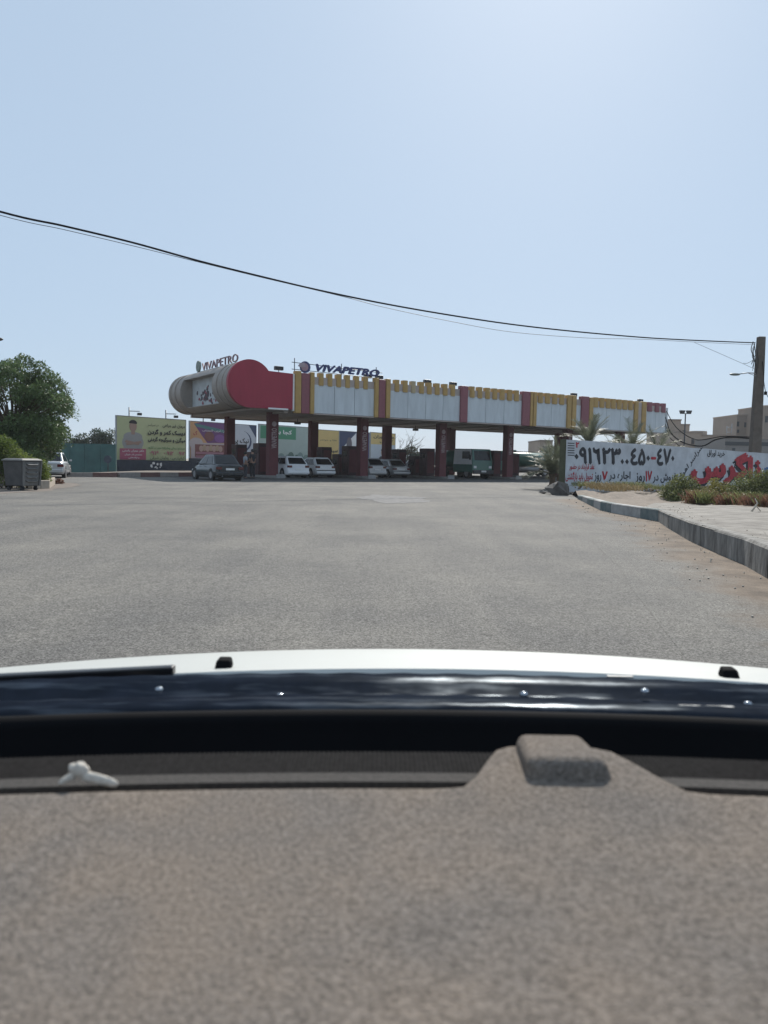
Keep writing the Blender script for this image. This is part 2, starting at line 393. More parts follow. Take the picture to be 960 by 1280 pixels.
# ------------------------------------------------------------ painted wall
WALLM = mat('white painted render', (.50, .53, .56), .85, var=.16, scale=1.6, bump=.15, detail=8)
GRN = mat('olive painted edge', (.06, .065, .035), .85, var=.2)
wall = empty('painted_wall', W0)
tag(wall, 'long white painted boundary wall with a black phone number and big red lettering', 'wall')
def put(o, parent):
    o.parent = parent; o.matrix_parent_inverse = parent.matrix_basis.inverted(); return o
def won(px, py):
    h = hit(px, py, W0, wn); return (h-W0).dot(wu), h.z
tops = [(0, won(706, 549.5)[1]), (won(850, 558.5)[0], won(850, 558.5)[1]), (won(962, 567)[0], won(962, 567)[1]), ((W1-W0).length, won(1100, 575)[1])]
b = MB()
def wtop(s_):
    for i in range(3):
        if s_ <= tops[i+1][0]: f = (s_-tops[i][0])/(tops[i+1][0]-tops[i][0]); return tops[i][1]*(1-f)+tops[i+1][1]*f
    return tops[-1][1]
L = (W1-W0).length; ns = 40; ring = []
for i in range(ns+1):
    s_ = L*i/ns; p = W0+wu*s_; q = p-wn*.25; h = wtop(s_)+random.uniform(-.012, .012)
    ring.append([(p.x, p.y, -.1), (p.x, p.y, h), (q.x, q.y, h), (q.x, q.y, -.1)])
b.loft(ring, smooth=False); put(b.build('wall_body', WALLM), wall)
b = MB(); b.frame_box(W0, wu, wn, -.03, -.003, -.34, .0, -.1, wtop(0)+.02); put(b.build('wall_end', GRN), wall)
def wt(body, x0, x1, y0, y1, m, bold=.02, **k):
    s0, za = won(x0, (y0+y1)/2); s1, _ = won(x1, (y0+y1)/2); xm = (x0+x1)/2
    z1 = won(xm, y0)[1]; z0 = won(xm, y1)[1]
    return text(body, W0, wu, s0, s1, z0, z1, wn, m, wall, bold=bold, **k)
import functools
xs_ = [(0, 718, 719)]
wt('۰۹۱', 717.8, 740, 558.8, 580.5, BLACKP, .045); wt('۲۳', 752, 776, 559.5, 581, BLACKP, .045); wt('۰', 775.5, 780, 573.5, 580.5, BLACKP, .05); wt('۰', 781.2, 786, 573.6, 580.6, BLACKP, .05); wt('٤۵۰', 788, 812.5, 560, 582, BLACKP, .045)
def stroke(pts, r_, m, off=.009):
    out = []; L_, R_ = [], []
    Q = [Vector((won(x, y)[0], won(x, y)[1])) for x, y in pts]
    for i, q in enumerate(Q):
        d = (Q[min(i+1, len(Q)-1)]-Q[max(i-1, 0)]).normalized(); n_ = Vector((-d.y, d.x)); L_.append(q+n_*r_[i]); R_.append(q-n_*r_[i])
    b = MB(); P3 = lambda q: (W0+wu*q.x+wn*off)+Vector((0, 0, q.y))
    for i in range(len(Q)-1): b.poly([P3(L_[i]), P3(L_[i+1]), P3(R_[i+1]), P3(R_[i])])
    put(b.build('lettering', m, recalc=False), wall)
stroke([(741.6, 559.5), (742.6, 563.5), (745, 564.8), (747, 563.5), (747.3, 561), (747.6, 567), (748.2, 573), (749.4, 580.5)], [.06, .1, .1, .1, .12, .12, .11, .07], BLACKP)
wt('-', 813.5, 820, 571, 574.5, REDP, .03)
wt('٤۷۰', 821, 843, 560, 582.5, BLACKP, .045)
wt('عقد قرارداد در حضور', 711.5, 743, 579.5, 588.5, REDP, .03)
wt('تحویل باید بازگشتی', 706.8, 741, 589.5, 602, REDP, .03)
wt('روز', 742.5, 751.5, 590, 603, BLACKP, .03); wt('۷', 752, 759.5, 588.5, 601, REDP, .05); wt('اجاره در', 761, 788, 589, 601.5, BLACKP, .03)
wt('روز', 794, 806, 591, 604.5, BLACKP, .03); wt('۱۷', 806.5, 815, 588, 602, REDP, .05); wt('فروش در', 816, 845, 591, 604, BLACKP, .03)
wt('سراسر اهواز', 845, 881, 573.5, 583, BLACKP, .025, rot=R(42))
wt('خرید اوراق', 884, 906, 562.5, 572, BLACKP, .03)
wt('زاگرس', 860.5, 950.5, 567.5, 610, BLACKP, .066, off=.004); wt('زاگرس', 863, 952, 564.5, 605, REDP, .062, off=.03)
wt('ا', 955, 963, 584, 597, mat('blue wall paint', (.03, .13, .35), .7), .06)
for k in range(6): wt('-', 709.5, 718, 553.5+k*3, 554.6+k*3, BLACKP, 0)
wt('۲', 719.5, 724, 552.5, 560, REDP, .05)

# ------------------------------------------------------------ petrol station canopy
O = Vector((-8.5, 48.5, 0)); u = Vector((.84, .5426, 0)).normalized(); v = Vector((-u.y, u.x, 0)); nf = -v
TE, WD, ZB, ZT = 41.1, 12.3, 4.42, 6.72
def T(px, py=490): return (hit(px, py, O, nf)-O).dot(u)
def P(t, d, z=0): q = O+u*t+v*d; return Vector((q.x, q.y, z))
can = empty('petrol_station_canopy', P(20, 6))
tag(can, 'long petrol station canopy with grey fascia, yellow caps and maroon columns', 'canopy')
cp = lambda o: put(o, can)
b = MB(); b.frame_box(O, u, v, .4, TE-.05, .32, WD-.32, ZB-.02, ZB+.12); cp(b.build('soffit', SOFF))
b = MB(); b.frame_box(O, u, v, .4, TE-.05, .32, WD-.32, 6.15, 6.3); cp(b.build('roof_deck', CONC))
# ribs under the soffit
for k in range(12):
    t_ = 2.6+k*3.5
    if t_ < TE-.5: b = MB(); b.frame_box(O, u, v, t_-.14, t_+.14, .34, WD-.34, ZB-.14, ZB-.022); cp(b.build('soffit_beam', SOFF))
tR0, tR1 = 0.0, T(366)
# red key-hole end panel
cz, rr = 5.97, 1.50
pts = []
ang0 = math.asin((6.85-cz)/rr)
for k in range(41):
    a = ang0 + (1.5*math.pi-ang0)*k/40; pts.append((rr*math.cos(a), cz+rr*math.sin(a)))
poly = [P(tR1, 0, 6.8)]+[P(x, 0, z) for x, z in pts]+[P(tR1, 0, ZB+.08)]
b = MB(); b.prism(poly, v*.3); cp(b.build('red_end_panel', RED))
b = MB(); b.frame_box(O, u, v, 1.2, 2.6, -.02, -.004, ZB+.02, ZB+.12); cp(b.build('trim_strip', WHITE))
# white strip and pilasters
def pil(x0, x1, m, top=7.0, bot=4.28, d=.16, y=490):
    b = MB(); b.frame_box(O, u, v, T(x0, y), T(x1, y), -d, .28, bot, top); cp(b.build('pilaster', m, bevel=.04))
def seg(x0, x1, y=500, band=True):
    t0, t1 = T(x0, y), T(x1, y); n = max(1, round((t1-t0)/1.75)); b = MB()
    for k in range(n):
        a = t0+(t1-t0)*k/n; c = t0+(t1-t0)*(k+1)/n
        b.frame_box(O, u, v, a+.015, c-.015, 0, .25, 4.36, 6.22)
    cp(b.build('fascia_panel', PANEL))
    b = MB(); b.frame_box(O, u, v, t0, t1, .02, .27, 6.225, ZT); cp(b.build('fascia_band', BEIGE))
    b = MB(); b.frame_box(O, u, v, t0, t1, .05, .26, 4.34, 6.2); cp(b.build('panel_backing', DKM))
    b = MB(); b.frame_box(O, u, v, t0, t1, -.04, .27, 4.26, 4.335); cp(b.build('bottom_trim', BEIGE))
pil(366, 368.3, WHITE, 6.8, 4.4, .03); pil(368.3, 375.4, YEL); pil(376, 386.6, PINK, 6.9, d=.1); pil(387, 392, YEL)
seg(392, 467.6)
pil(467.6, 472.2, YEL); pil(472.8, 481.2, PINK, 6.92, d=.1); pil(481.7, 487, YEL)
seg(487, 575)
pil(575, 583.8, PINK, 6.98)
seg(583.8, 652.5)
pil(652.5, 661.8, PINK, 6.98); pil(662.2, 665.4, YEL); pil(666.2, 670.2, YEL)
seg(670.2, 708.8); pil(708.8, 713.6, YEL); pil(714.6, 719.8, YEL); seg(719.8, 726.6); pil(726.6, 735.6, PINK, 7.0, 4.1); pil(736.2, 741, YEL, 6.95, 4.2)
seg(741, 793); pil(793, 797.5, YEL); pil(797.5, 802, BEIGE, 6.9, d=.1); pil(802, 807.5, YEL); seg(807.5, 833)
def caps(px, m=YEL):
    for x0, x1 in px:
        t0, t1 = T(x0, 480), T(x1, 480); c = (t0+t1)/2; r_ = (t1-t0)/2*.93
        pts = [P(c+r_*math.cos(a), -r_*.45*math.sin(a)-.0, 6.17) for a in [math.pi*k/8 for k in range(9)]]
        pts = [P(c+r_, .28, 6.17)]+pts+[P(c-r_, .28, 6.17)]
        if r_ > .05: b = MB(); b.prism(pts, (0, 0, .83)); cp(b.build('fascia_cap', m))
f2 = lambda L: [(340+a*.1875, 340+c*.1875) for a, c in L]; f3 = lambda L: [(500+a*.198, 500+c*.198) for a, c in L]; f4 = lambda L: [(660+a*.198, 660+c*.198) for a, c in L]
caps(f2([(310, 345), (370, 403), (428, 462), (488, 521), (550, 582), (608, 640), (817, 850), (872, 905)]))
caps(f3([(17, 50)])); caps(f3([(70, 100)]), YEL2); caps(f3([(120, 153), (170, 202), (220, 252), (270, 302), (320, 350)]))
caps(f3([(441, 473), (491, 522), (539, 570), (585, 616), (630, 663), (677, 710), (722, 754)]))
caps(f4([(65, 97), (110, 143), (155, 188), (200, 233), (415, 448), (455, 487), (495, 525), (528, 560), (565, 597), (602, 633), (638, 667)]))
caps(f4([(758, 790), (805, 835), (848, 876)]), PINK)
# other three sides
b = MB(); b.frame_box(O, u, v, .3, TE, WD-.28, WD, 4.3, ZT); cp(b.build('rear_fascia', BEIGE))
b = MB(); b.frame_box(O, u, v, TE-.2, TE+.02, .26, WD-.29, 4.36, ZT-.05); cp(b.build('end_fascia', PANEL))
# drum along the left end
def ringpts(r_, d, n=64, c=cz): return [P(r_*math.cos(2*math.pi*k/n), d, c+r_*math.sin(2*math.pi*k/n)) for k in range(n)]
b = MB()
prof = [(.302, 1.47), (.7, 1.47), (.72, 1.42), (1.2, 1.42), (1.22, 1.46), (1.7, 1.46), (1.72, 1.40), (2.2, 1.40), (2.22, 1.45), (3.0, 1.45)]
b.loft([ringpts(r_, d) for d, r_ in prof], smooth=False); cp(b.build('drum_end', CREAM))
b = MB(); prof = [(WD-d+.05, r_) for d, r_ in prof[::-1]]
b.loft([ringpts(r_, d) for d, r_ in prof], smooth=False); cp(b.build('drum_end', CREAM))
d0, d1 = 3.0, WD-2.95; b = MB(); a0, a1 = R(143), R(232); arc = []
for k in range(49):
    a = a1 + (2*math.pi-(a1-a0))*k/48; arc.append((1.44*math.cos(a), cz+1.44*math.sin(a)))
for k in range(48):
    f = b.poly([P(arc[k][0], d0, arc[k][1]), P(arc[k+1][0], d0, arc[k+1][1]), P(arc[k+1][0], d1, arc[k+1][1]), P(arc[k][0], d1, arc[k][1])])
b.frame_box(O, u, v, -1.15, -.5, d0, d1, arc[-1][1]-.04, arc[-1][1]); b.frame_box(O, u, v, -.9, -.5, d0, d1, arc[0][1], arc[0][1]+.04)
cp(b.build('drum_middle', CREAM))
BAN = mat('pale banner', (.42, .45, .46), .6, var=.15, scale=1.5)
b = MB(); b.frame_box(O, u, v, -.55, -.5, d0+.01, d1-.01, cz-1.1, cz+.84); ban = cp(b.build('banner', BAN))
mred = mat('banner red motif', (.25, .05, .07), .7); mdk = mat('banner dark motif', (.07, .05, .06), .7)
rs = random.Random(3)
for m_, cnt, off in ((mdk, 34, .012), (mred, 12, .02)):
    for k in range(cnt):
        b = MB()
        dd = (d0+d1)/2+rs.gauss(0, .95); zz = cz-.25+rs.gauss(0, .3)-abs(dd-(d0+d1)/2)*.18; rad = rs.uniform(.08, .2)
        if m_ is mred: zz -= .15
        n_ = rs.choice((5, 6, 7)); off2 = off+rs.uniform(0, .006)
        b.poly([P(-.55-off2, dd+rad*1.3*math.cos(2*math.pi*j/n_)*rs.uniform(.5, 1.2), zz+rad*math.sin(2*math.pi*j/n_)*rs.uniform(.5, 1.2)) for j in range(n_)])
        o = b.build('banner_motif', m_, ban)
# columns with lettering
TCOL = [2.6, 9.7, 16.8, 23.7, 30.5, 37.3]
COLM = mat('brownish maroon column', (.115, .026, .032), .7, var=.15, scale=1.5)
LTR = mat('faded white lettering', (.36, .28, .28), .7, var=.2)
for t_ in TCOL:
    for d_ in (2.4, 10.1):
        b = MB(); b.frame_box(O, u, v, t_-.33, t_+.33, d_-.3, d_+.3, 0, ZB); c_ = cp(b.build('column', COLM, bevel=.03))
        if d_ < 5:
            me = text_mesh('VIVAPETRO', .03); xs = [q.co.x for q in me.vertices]; xm = max(xs)
            for q in me.vertices:
                a, h = q.co.y, q.co.x/xm; p = P(t_+.17-(a)*.5, d_-.302-.002-q.co.z*.2, 2.0+1.35*h); q.co = p
            me.materials.append(LTR); o = bpy.data.objects.new('lettering', me); COL.objects.link(o); o.parent = c_
            b = MB(); b.prism([P(t_+.17*math.cos(a), d_-.303, 3.62+.17*math.sin(a)) for a in [2*math.pi*k/16 for k in range(16)]], nf*.01); o = b.build('emblem', LTR, c_)
# --- roof sign
sg = empty('roof_sign', P(T(372), .1, 6.7)); tag(sg, 'navy VIVAPETRO letters with round emblem on a steel frame above the fascia front', 'sign')
sp = lambda o: put(o, sg)
def top_z(px, py): return hit(px, py, O+v*.12, nf).z
def TS(px, py): return (hit(px, py, O+v*.12, nf)-O).dot(u)
OS = O+v*.12
for px, y0 in ((368.5, 447.5), (427.3, 454.5), (470.8, 459)):
    t_ = TS(px, 460); z1 = top_z(px, y0); b = MB(); b.tube([P(t_, .17, 6.25), P(t_, .17, z1)], .03, 6); sp(b.build('post', DKM))
for ya, yb in ((452.6, 466.2), (461.2, 473.6)):
    b = MB(); b.tube([hit(365, ya, OS, nf)+v*.03, hit(478, yb, OS, nf)+v*.03], .022, 6); sp(b.build('rail', DKM))
def sign_text(body, x0, x1, yl, yr, hpx):
    # letters follow the slightly descending rails in picture = level in the world
    s0, s1 = TS(x0, yl), TS(x1, yr); zt = (top_z(x0, yl)+top_z(x1, yr))/2; zb = (top_z(x0, yl+hpx)+top_z(x1, yr+hpx*.93))/2
    return text(body, OS, u, s0, s1, zb, zt, nf, NAVY, sg, bold=.045, off=.02, extrude=.05, shear=.25)
sign_text('VIVAPETRO', 394.5, 474, 454.6, 462.4, 9.6)
c_ = hit(381, 459, OS, nf); b = MB()
def disc_pts(c, r_, uu, n=24, a0=0, a1=2*math.pi): return [c+uu*(r_*math.cos(a0+(a1-a0)*k/n))+Vector((0, 0, r_*math.sin(a0+(a1-a0)*k/n))) for k in range(n)]
b.prism(disc_pts(c_, .38, u), nf*.08); sp(b.build('emblem', NAVY))
b = MB(); b.prism(disc_pts(c_-u*.05+nf*.082, .26, u), nf*.02); sp(b.build('emblem', mat('emblem rose', (.35, .22, .25), .6)))
b = MB(); b.prism([c_-u*.1+nf*.11+Vector((0, 0, .30)), c_-u*.45+nf*.11+Vector((0, 0, .18)), c_-u*.56+nf*.11+Vector((0, 0, .02)), c_-u*.3+nf*.11-Vector((0, 0, .06)), c_-u*.02+nf*.11+Vector((0, 0, .02))], nf*.03); sp(b.build('emblem_wing', mat('emblem wing', (.38, .3, .33), .6)))
# --- side sign on top of the drum
OD = P(-.25, 0, 0); zt0 = cz+1.42
sg2 = empty('roof_sign', P(-.25, 6, zt0)); tag(sg2, 'VIVAPETRO letters standing on the cream drum, seen almost edge on', 'sign')
mu = -v
SIG = mat('side letters maroon', (.20, .12, .14), .5)
text('VIVAPETRO', P(-.25, 9.2, 0), mu, 1.1, 7.8, zt0+.05, zt0+.58, -u, SIG, sg2, bold=.012, off=.02, extrude=.03)
b = MB(); b.frame_box(P(-.25, 0), v, -u, 1.2, 9.3, -.05, 0, zt0-.02, zt0+.05); put(b.build('rail', STEEL), sg2)
b = MB(); cc = P(-.25, 8.75, zt0+.42); b.prism(disc_pts(cc, .4, v), -u*.12); put(b.build('emblem', mat('emblem grey green', (.16, .2, .18), .6)), sg2)
# --- floodlights on the roof edge
FL = [(352, 'flat black floodlight on the red fascia top'), (464, 'black floodlight by the end of the roof lettering'), (478, 'black floodlight on the roof beside the second yellow pilaster'), (538.6, 'small floodlight above the long run of yellow caps'), (571, 'black floodlight beside the first plain maroon pilaster'), (723, 'tiny floodlight above the plain grey panel'), (806.5, 'tiny floodlight near the far right end of the canopy')]
for px, lab in FL:
    t_ = T(px, 475); zb = 6.8 if px < 360 else 6.3
    f = empty('floodlight', P(t_, .45, 6.3)); tag(f, lab, 'floodlight', 'floodlights on the canopy roof')
    b = MB(); b.tube([P(t_, .45, 6.28), P(t_, .45, 7.02)], .025, 6); put(b.build('bracket', DKM), f)
    b = MB(); b.frame_box(P(t_, .45), u, v, -.3, .3, -.12, .12, 7.0, 7.25); put(b.build('lamp_housing', DKM, bevel=.03), f)
    b = MB(); b.frame_box(P(t_, .45), u, v, -.26, .26, -.13, -.122, 7.03, 7.22); put(b.build('lamp_glass', GLASS), f)
for t_, d_, lab in ((7.0, 7.5, 'dark lamp hanging under the soffit behind the first bay'), (13.2, 8.5, 'dark lamp hanging under the soffit in the second bay'), (19.0, 9.0, 'dark lamp hanging under the soffit in the third bay'), (27.6, 6.5, 'dark lamp hanging under the soffit near the tanker')):
    f = empty('hanging_lamp', P(t_, d_, ZB)); tag(f, lab, 'lamp', 'lamps hanging under the canopy')
    b = MB(); b.tube([P(t_, d_, ZB-.03), P(t_, d_, ZB-.3)], .03, 6); put(b.build('stem', DKM), f)
    b = MB(); b.frame_box(P(t_, d_), u, v, -.22, .22, -.15, .15, ZB-.48, ZB-.3); put(b.build('lamp_housing', DKM, bevel=.03), f)
# --- islands and dispensers
PLATE2 = mat('dirty white paint', (.26, .26, .26), .8, var=.2)
ISL = mat('island concrete', (.2, .19, .18), .9, var=.2)
DISP = mat('dispenser maroon', (.05, .015, .02), .5, var=.15); DSC = mat('dispenser screen', (.02, .025, .03), .2)
orient = ['first', 'second', 'third', 'fourth', 'fifth', 'sixth']
spot = {4.2: 'tall maroon fuel dispenser at the road end of the', 6.0: 'short dark fuel dispenser in the middle of the', 8.2: 'tall maroon fuel dispenser at the far end of the'}
for i, t_ in enumerate(TCOL):
    isl = empty('pump_island', P(t_, 6)); tag(isl, f'low concrete pump island with white nose, {orient[i]} from the left', 'pump island', 'pump islands under the canopy')
    b = MB(); pp = [P(t_-.6, 1.4), P(t_-.35, 1.05), P(t_+.35, 1.05), P(t_+.6, 1.4), P(t_+.6, 11.2), P(t_-.6, 11.2)]
    # island is split around the two columns' feet by standing 2 mm proud of them
    b.prism(pp, (0, 0, .18)); put(b.build('slab', ISL, bevel=.03), isl)
    b = MB(); b.frame_box(O, u, v, t_-.3, t_+.3, 1.0, 1.045, .02, .30); put(b.build('white_nose', PLATE2), isl)
    if i > 4: continue
    for d_, h in ((4.2, 2.35), (6.0, 1.75), (8.2, 2.3)):
        if i == 3 and d_ != 4.2 or i == 4 and d_ != 8.2: continue
        if i == 4: d_, h = 9.3, 2.2
        wd = .42 if h > 2 else .24
        q = empty('fuel_dispenser', P(t_, d_, .18)); tag(q, f'{spot.get(d_, spot[8.2])} {orient[i]} pump island from the left', 'fuel dispenser', 'fuel dispensers on the islands')
        b = MB(); b.frame_box(O, u, v, t_-wd, t_+wd, d_-.5, d_+.5, .18, h); put(b.build('cabinet', DISP, bevel=.04), q)
        b = MB(); b.frame_box(O, u, v, t_-wd-.012, t_-wd-.003, d_-.3, d_+.3, h-.75, h-.35); put(b.build('screen', DSC), q)
        b = MB(); b.frame_box(O, u, v, t_-wd*.75, t_+wd*.75, d_-.512, d_-.503, .4, h-.25); put(b.build('front_door', COLM), q)
        for sgn in (-1, 1):
            b = MB(); b.tube([P(t_+sgn*(wd+.03), d_, h-.5), P(t_+sgn*(wd+.16), d_, h-.9), P(t_+sgn*(wd+.17), d_, .6), P(t_+sgn*(wd+.06), d_, .45), P(t_+sgn*(wd+.05), d_, 1.1)], .02, 6); put(b.build('hose', DARK), q)

# ------------------------------------------------------------ vehicles (local: rear at y=0, forward +Y, x right)
def wheel(parent, x, y, r_, side, wd=.2):
    b = MB(); b.tube([(x-wd/2, y, r_), (x+wd/2, y, r_)], r_, 20); w_ = b.build('wheel', DARK, parent, bevel=.015)
    b = MB(); xo = x+side*(wd/2+.004); b.tube([(xo-side*.02, y, r_), (xo, y, r_)], r_*.62, 14); b.build('rim', RIM, w_)
    return w_
def make_car(name, label, loc, rz, paint, kind='sedan', L=4.35, W=1.7, H=1.45, bumper=None, group=None, lamp=TAILR):
    root = empty(name, loc, rz); tag(root, label, 'car', group)
    hw = W/2
    def ring(y, zb, zt, wb, wt):   # body section
        return [(-wb*.93, y, zb), (-wb, y, zb+.12), (-wb, y, (zb+zt)/2), (-wt, y, zt-.07), (-wt+.08, y, zt), (0, y, zt+.015), (wt-.08, y, zt), (wt, y, zt-.07), (wb, y, (zb+zt)/2), (wb, y, zb+.12), (wb*.93, y, zb)]
    belt = H*.62
    if kind == 'sedan':
        st = [(0, .34, belt-.08, hw*.88, hw*.80), (.06, .24, belt-.01, hw*.95, hw*.86), (.5, .2, belt+.03, hw, hw*.91), (1.0, .2, belt+.03, hw, hw*.93), (2.2, .2, belt, hw, hw*.94), (L-1.2, .2, belt-.03, hw, hw*.92), (L-.5, .22, belt-.13, hw*.98, hw*.86), (L-.08, .26, belt-.28, hw*.9, hw*.74), (L, .36, belt-.36, hw*.8, hw*.66)]
        gb = (.42, L-1.15); gt = (1.0, L-1.95)
    else:
        st = [(0, .34, belt-.02, hw*.9, hw*.84), (.06, .24, belt+.02, hw*.96, hw*.88), (.5, .2, belt+.03, hw, hw*.93), (2.2, .2, belt, hw, hw*.94), (L-1.1, .2, belt-.03, hw, hw*.92), (L-.45, .22, belt-.13, hw*.98, hw*.86), (L-.06, .26, belt-.26, hw*.9, hw*.74), (L, .36, belt-.34, hw*.8, hw*.66)]
        gb = (.10, L-1.0); gt = (.66, L-1.9)
    b = MB(); b.loft([ring(*s_) for s_ in st]); body = b.build('body', paint, root)
    body.modifiers.new('bevel', 'BEVEL').width = .03
    # greenhouse frustum
    zb, zt = belt-.0, H; wb, wt_ = hw*.89, hw*.70
    B = [(-wb, gb[0], zb), (wb, gb[0], zb), (wb, gb[1], zb), (-wb, gb[1], zb)]
    ym = (gt[0]+gt[1])/2
    Tt = [(-wt_, gt[0], zt-.03), (wt_, gt[0], zt-.03), (wt_, gt[1], zt-.04), (-wt_, gt[1], zt-.04)]
    b = MB(); b.loft([B, Tt], smooth=False); b.prism([(-wt_+.02, gt[0]+.04, zt-.035), (wt_-.02, gt[0]+.04, zt-.035), (wt_-.02, gt[1]-.04, zt-.045), (-wt_+.02, gt[1]-.04, zt-.045)], (0, 0, .05))
    b.build('cabin', paint, root, bevel=.06, seg=3)
    V3 = Vector
    def pane(a, c, d, e, sl, sr, st_, sb, nm, off=.012, parts=1):
        a, c, d, e = map(V3, (a, c, d, e))     # bottom-left, bottom-right, top-right, top-left
        n = (c-a).cross(e-a).normalized()
        for k in range(parts):
            f0 = sl+(1-sl-sr)*k/parts+(.012 if k else 0); f1 = sl+(1-sl-sr)*(k+1)/parts-(.012 if k < parts-1 else 0)
            def q(f, g): return (a.lerp(c, f)).lerp(e.lerp(d, f), g)+n*off
            m_ = MB(); m_.prism([q(f0, sb), q(f1, sb), q(f1, 1-st_), q(f0, 1-st_)], -n*(off*.8)); m_.build(nm, GLASS, root)
    pane(B[0], B[1], Tt[1], Tt[0], .07, .07, .12, .1, 'rear_window')
    pane(B[2], B[3], Tt[3], Tt[2], .07, .07, .12, .06, 'windscreen')
    pane(B[1], B[2], Tt[2], Tt[1], .12, .14, .14, .08, 'side_window', parts=2)
    pane(B[3], B[0], Tt[0], Tt[3], .14, .12, .14, .08, 'side_window', parts=2)
    # wheel arches and wheels
    for sx in (-1, 1):
        for yy in (.78, L-.85):
            m_ = MB(); m_.tube([(sx*(hw-.12), yy, .32), (sx*(hw+.004), yy, .32)], .365, 20); m_.build('wheel_arch', DARK, root)
            wheel(root, sx*(hw-.095), yy, .31, sx)
        m_ = MB(); zl = belt-.2 if kind == 'sedan' else belt-.12
        m_.box((sx*(hw*.72), .012, zl), (hw*.30, .09, .15)); m_.box((sx*(hw*.90), .05, zl), (hw*.1, .10, .15)); m_.build('tail_lamp', lamp, root, bevel=.02)
        m_ = MB(); m_.box((sx*(hw*.62), L-.06, belt-.36), (.34, .12, .12)); m_.build('headlight', WHITE, root, bevel=.03)
        m_ = MB(); m_.box((sx*(hw+.09), L-1.75, belt+.08), (.14, .08, .1)); m_.build('mirror', paint, root, bevel=.03)
        for yy in (L*.40, L*.6):
            m_ = MB(); m_.box((sx*(hw*.965+.012), yy, belt-.14), (.02, .16, .025)); m_.build('door_handle', paint, root)
    m_ = MB(); m_.box((0, .0, .40), (W*.93, .16, .2)); m_.build('rear_bumper', bumper or paint, root, bevel=.04)
    if bumper: m_ = MB(); m_.box((0, -.0, .53), (W*.9, .15, .05)); m_.build('bumper_strip', DARK, root)
    m_ = MB(); m_.box((0, -.012, belt-.25 if kind == 'sedan' else belt-.3), (.5, .03, .11)); m_.build('number_plate', PLATE, root)
    m_ = MB(); m_.box((0, L-.03, .42), (W*.86, .16, .22)); m_.build('front_bumper', paint, root, bevel=.04)
    m_ = MB(); m_.tube([(-.45, -.02, .26), (-.45, .3, .26)], .03, 8); m_.build('exhaust_pipe', STEEL, root)
    m_ = MB(); m_.box((0, L*.5, .2), (W*.8, L*.8, .1)); m_.build('underbody', DARK, root)
    return root
HV = math.atan2(v.y, v.x)-math.pi/2
G1 = 'cars refuelling under the canopy'
p = gnd(283, 601.5); make_car('parked_car', 'dark blue grey sedan at the far left of the pumps', (p.x+.15, p.y+.3, .01), HV, DARKP, group=G1)
def pc(t_, d_): q = P(t_, d_); return (q.x, q.y, .01)
make_car('parked_car', 'white crossover waiting just right of the leftmost maroon column', pc(4.15, 1.5), HV, WHITEP, 'hatch', 4.2, 1.72, 1.47, group=G1)
make_car('parked_car', 'white hatchback with a black bumper strip and dark rear window', pc(7.05, 3.0), HV, WHITEP, 'hatch', 3.85, 1.66, 1.43, bumper=WHITEP, group=G1)
make_car('parked_car', 'pale grey rounded hatchback right of the second front column', pc(11.95, 3.8), HV, SILVERP, 'hatch', 3.9, 1.66, 1.48, group=G1)
make_car('parked_car', 'silver sedan with a black bumper strip in front of the bare tree', pc(14.55, 4.4), HV, SILVERP, 'sedan', 4.4, 1.7, 1.42, bumper=SILVERP, group=G1)
make_car('parked_car', 'grey sedan half hidden behind the third pump island', pc(18.85, 6.6), HV, SILVERP, 'sedan', 4.35, 1.68, 1.42, group=G1)
p = gnd(66, 598); p.y += .2
make_car('parked_car', 'silver sedan driving off beside the planter and the big green tree', (p.x-.36, p.y, .01), R(17), SILVERP, 'sedan', 4.3, 1.68, 1.42)

# trucks
TG = mat('dark green truck paint', (.04, .15, .12), .3, var=.1, coat=.3); TW = mat('white cab side', (.8, .8, .8), .4, var=.05)
ro = empty('tank_truck', P(21.7, 3.2), HV); tag(ro, 'small dark green lorry with a white cab side facing the road', 'truck')
cab = [(-1.05, 0, .55), (1.05, 0, .55), (1.05, 0, 1.35), (1.0, .12, 2.35), (-1.0, .12, 2.35), (-1.05, 0, 1.35)]
b = MB(); b.loft([[(-1.05, 0, .5), (1.05, 0, .5), (1.05, 2.6, .5), (-1.05, 2.6, .5)], [(-1.05, 0, 1.4), (1.05, 0, 1.4), (1.05, 2.6, 1.4), (-1.05, 2.6, 1.4)], [(-.98, .18, 2.42), (.98, .18, 2.42), (.98, 2.55, 2.45), (-.98, 2.55, 2.45)]], smooth=False); b.build('cab', TG, ro, bevel=.07, seg=3)
b = MB(); b.prism([(-1.062, .1, 1.16), (-1.062, 2.5, 1.16), (-1.000, 2.45, 2.38), (-1.000, .28, 2.38)], (-.012, 0, 0)); b.build('cab_door', TW, ro)
b = MB(); b.prism([(-1.078, .32, 1.62), (-1.078, 1.35, 1.62), (-1.035, 1.35, 2.22), (-1.035, .42, 2.22)], (-.012, 0, 0)); b.build('side_window', GLASS, ro)
b = MB(); b.prism([(-.85, -.01, 1.5), (.85, -.01, 1.5), (.82, .15, 2.28), (-.82, .15, 2.28)], (0, -.012, 0)); b.build('windscreen', GLASS, ro)
b = MB(); b.box((0, -.08, .55), (2.1, .18, .32)); b.build('bumper', DKM, ro, bevel=.03)
b = MB(); b.box((0, -.185, .6), (.5, .02, .14)); b.build('number_plate', PLATE, ro)
b = MB(); b.box((-1.25, .1, 1.75), (.1, .14, .42)); b.tube([(-1.02, .2, 2.1), (-1.24, .1, 2.0)], .02, 6); b.build('mirror', DARK, ro)
for sx in (-1, 1):
    b = MB(); b.box((sx*.8, -.02, .95), (.28, .06, .2)); b.build('headlight', WHITE, ro, bevel=.02)
    for yy in (.8, 3.9): wheel(ro, sx*.9, yy, .45, sx, .28)
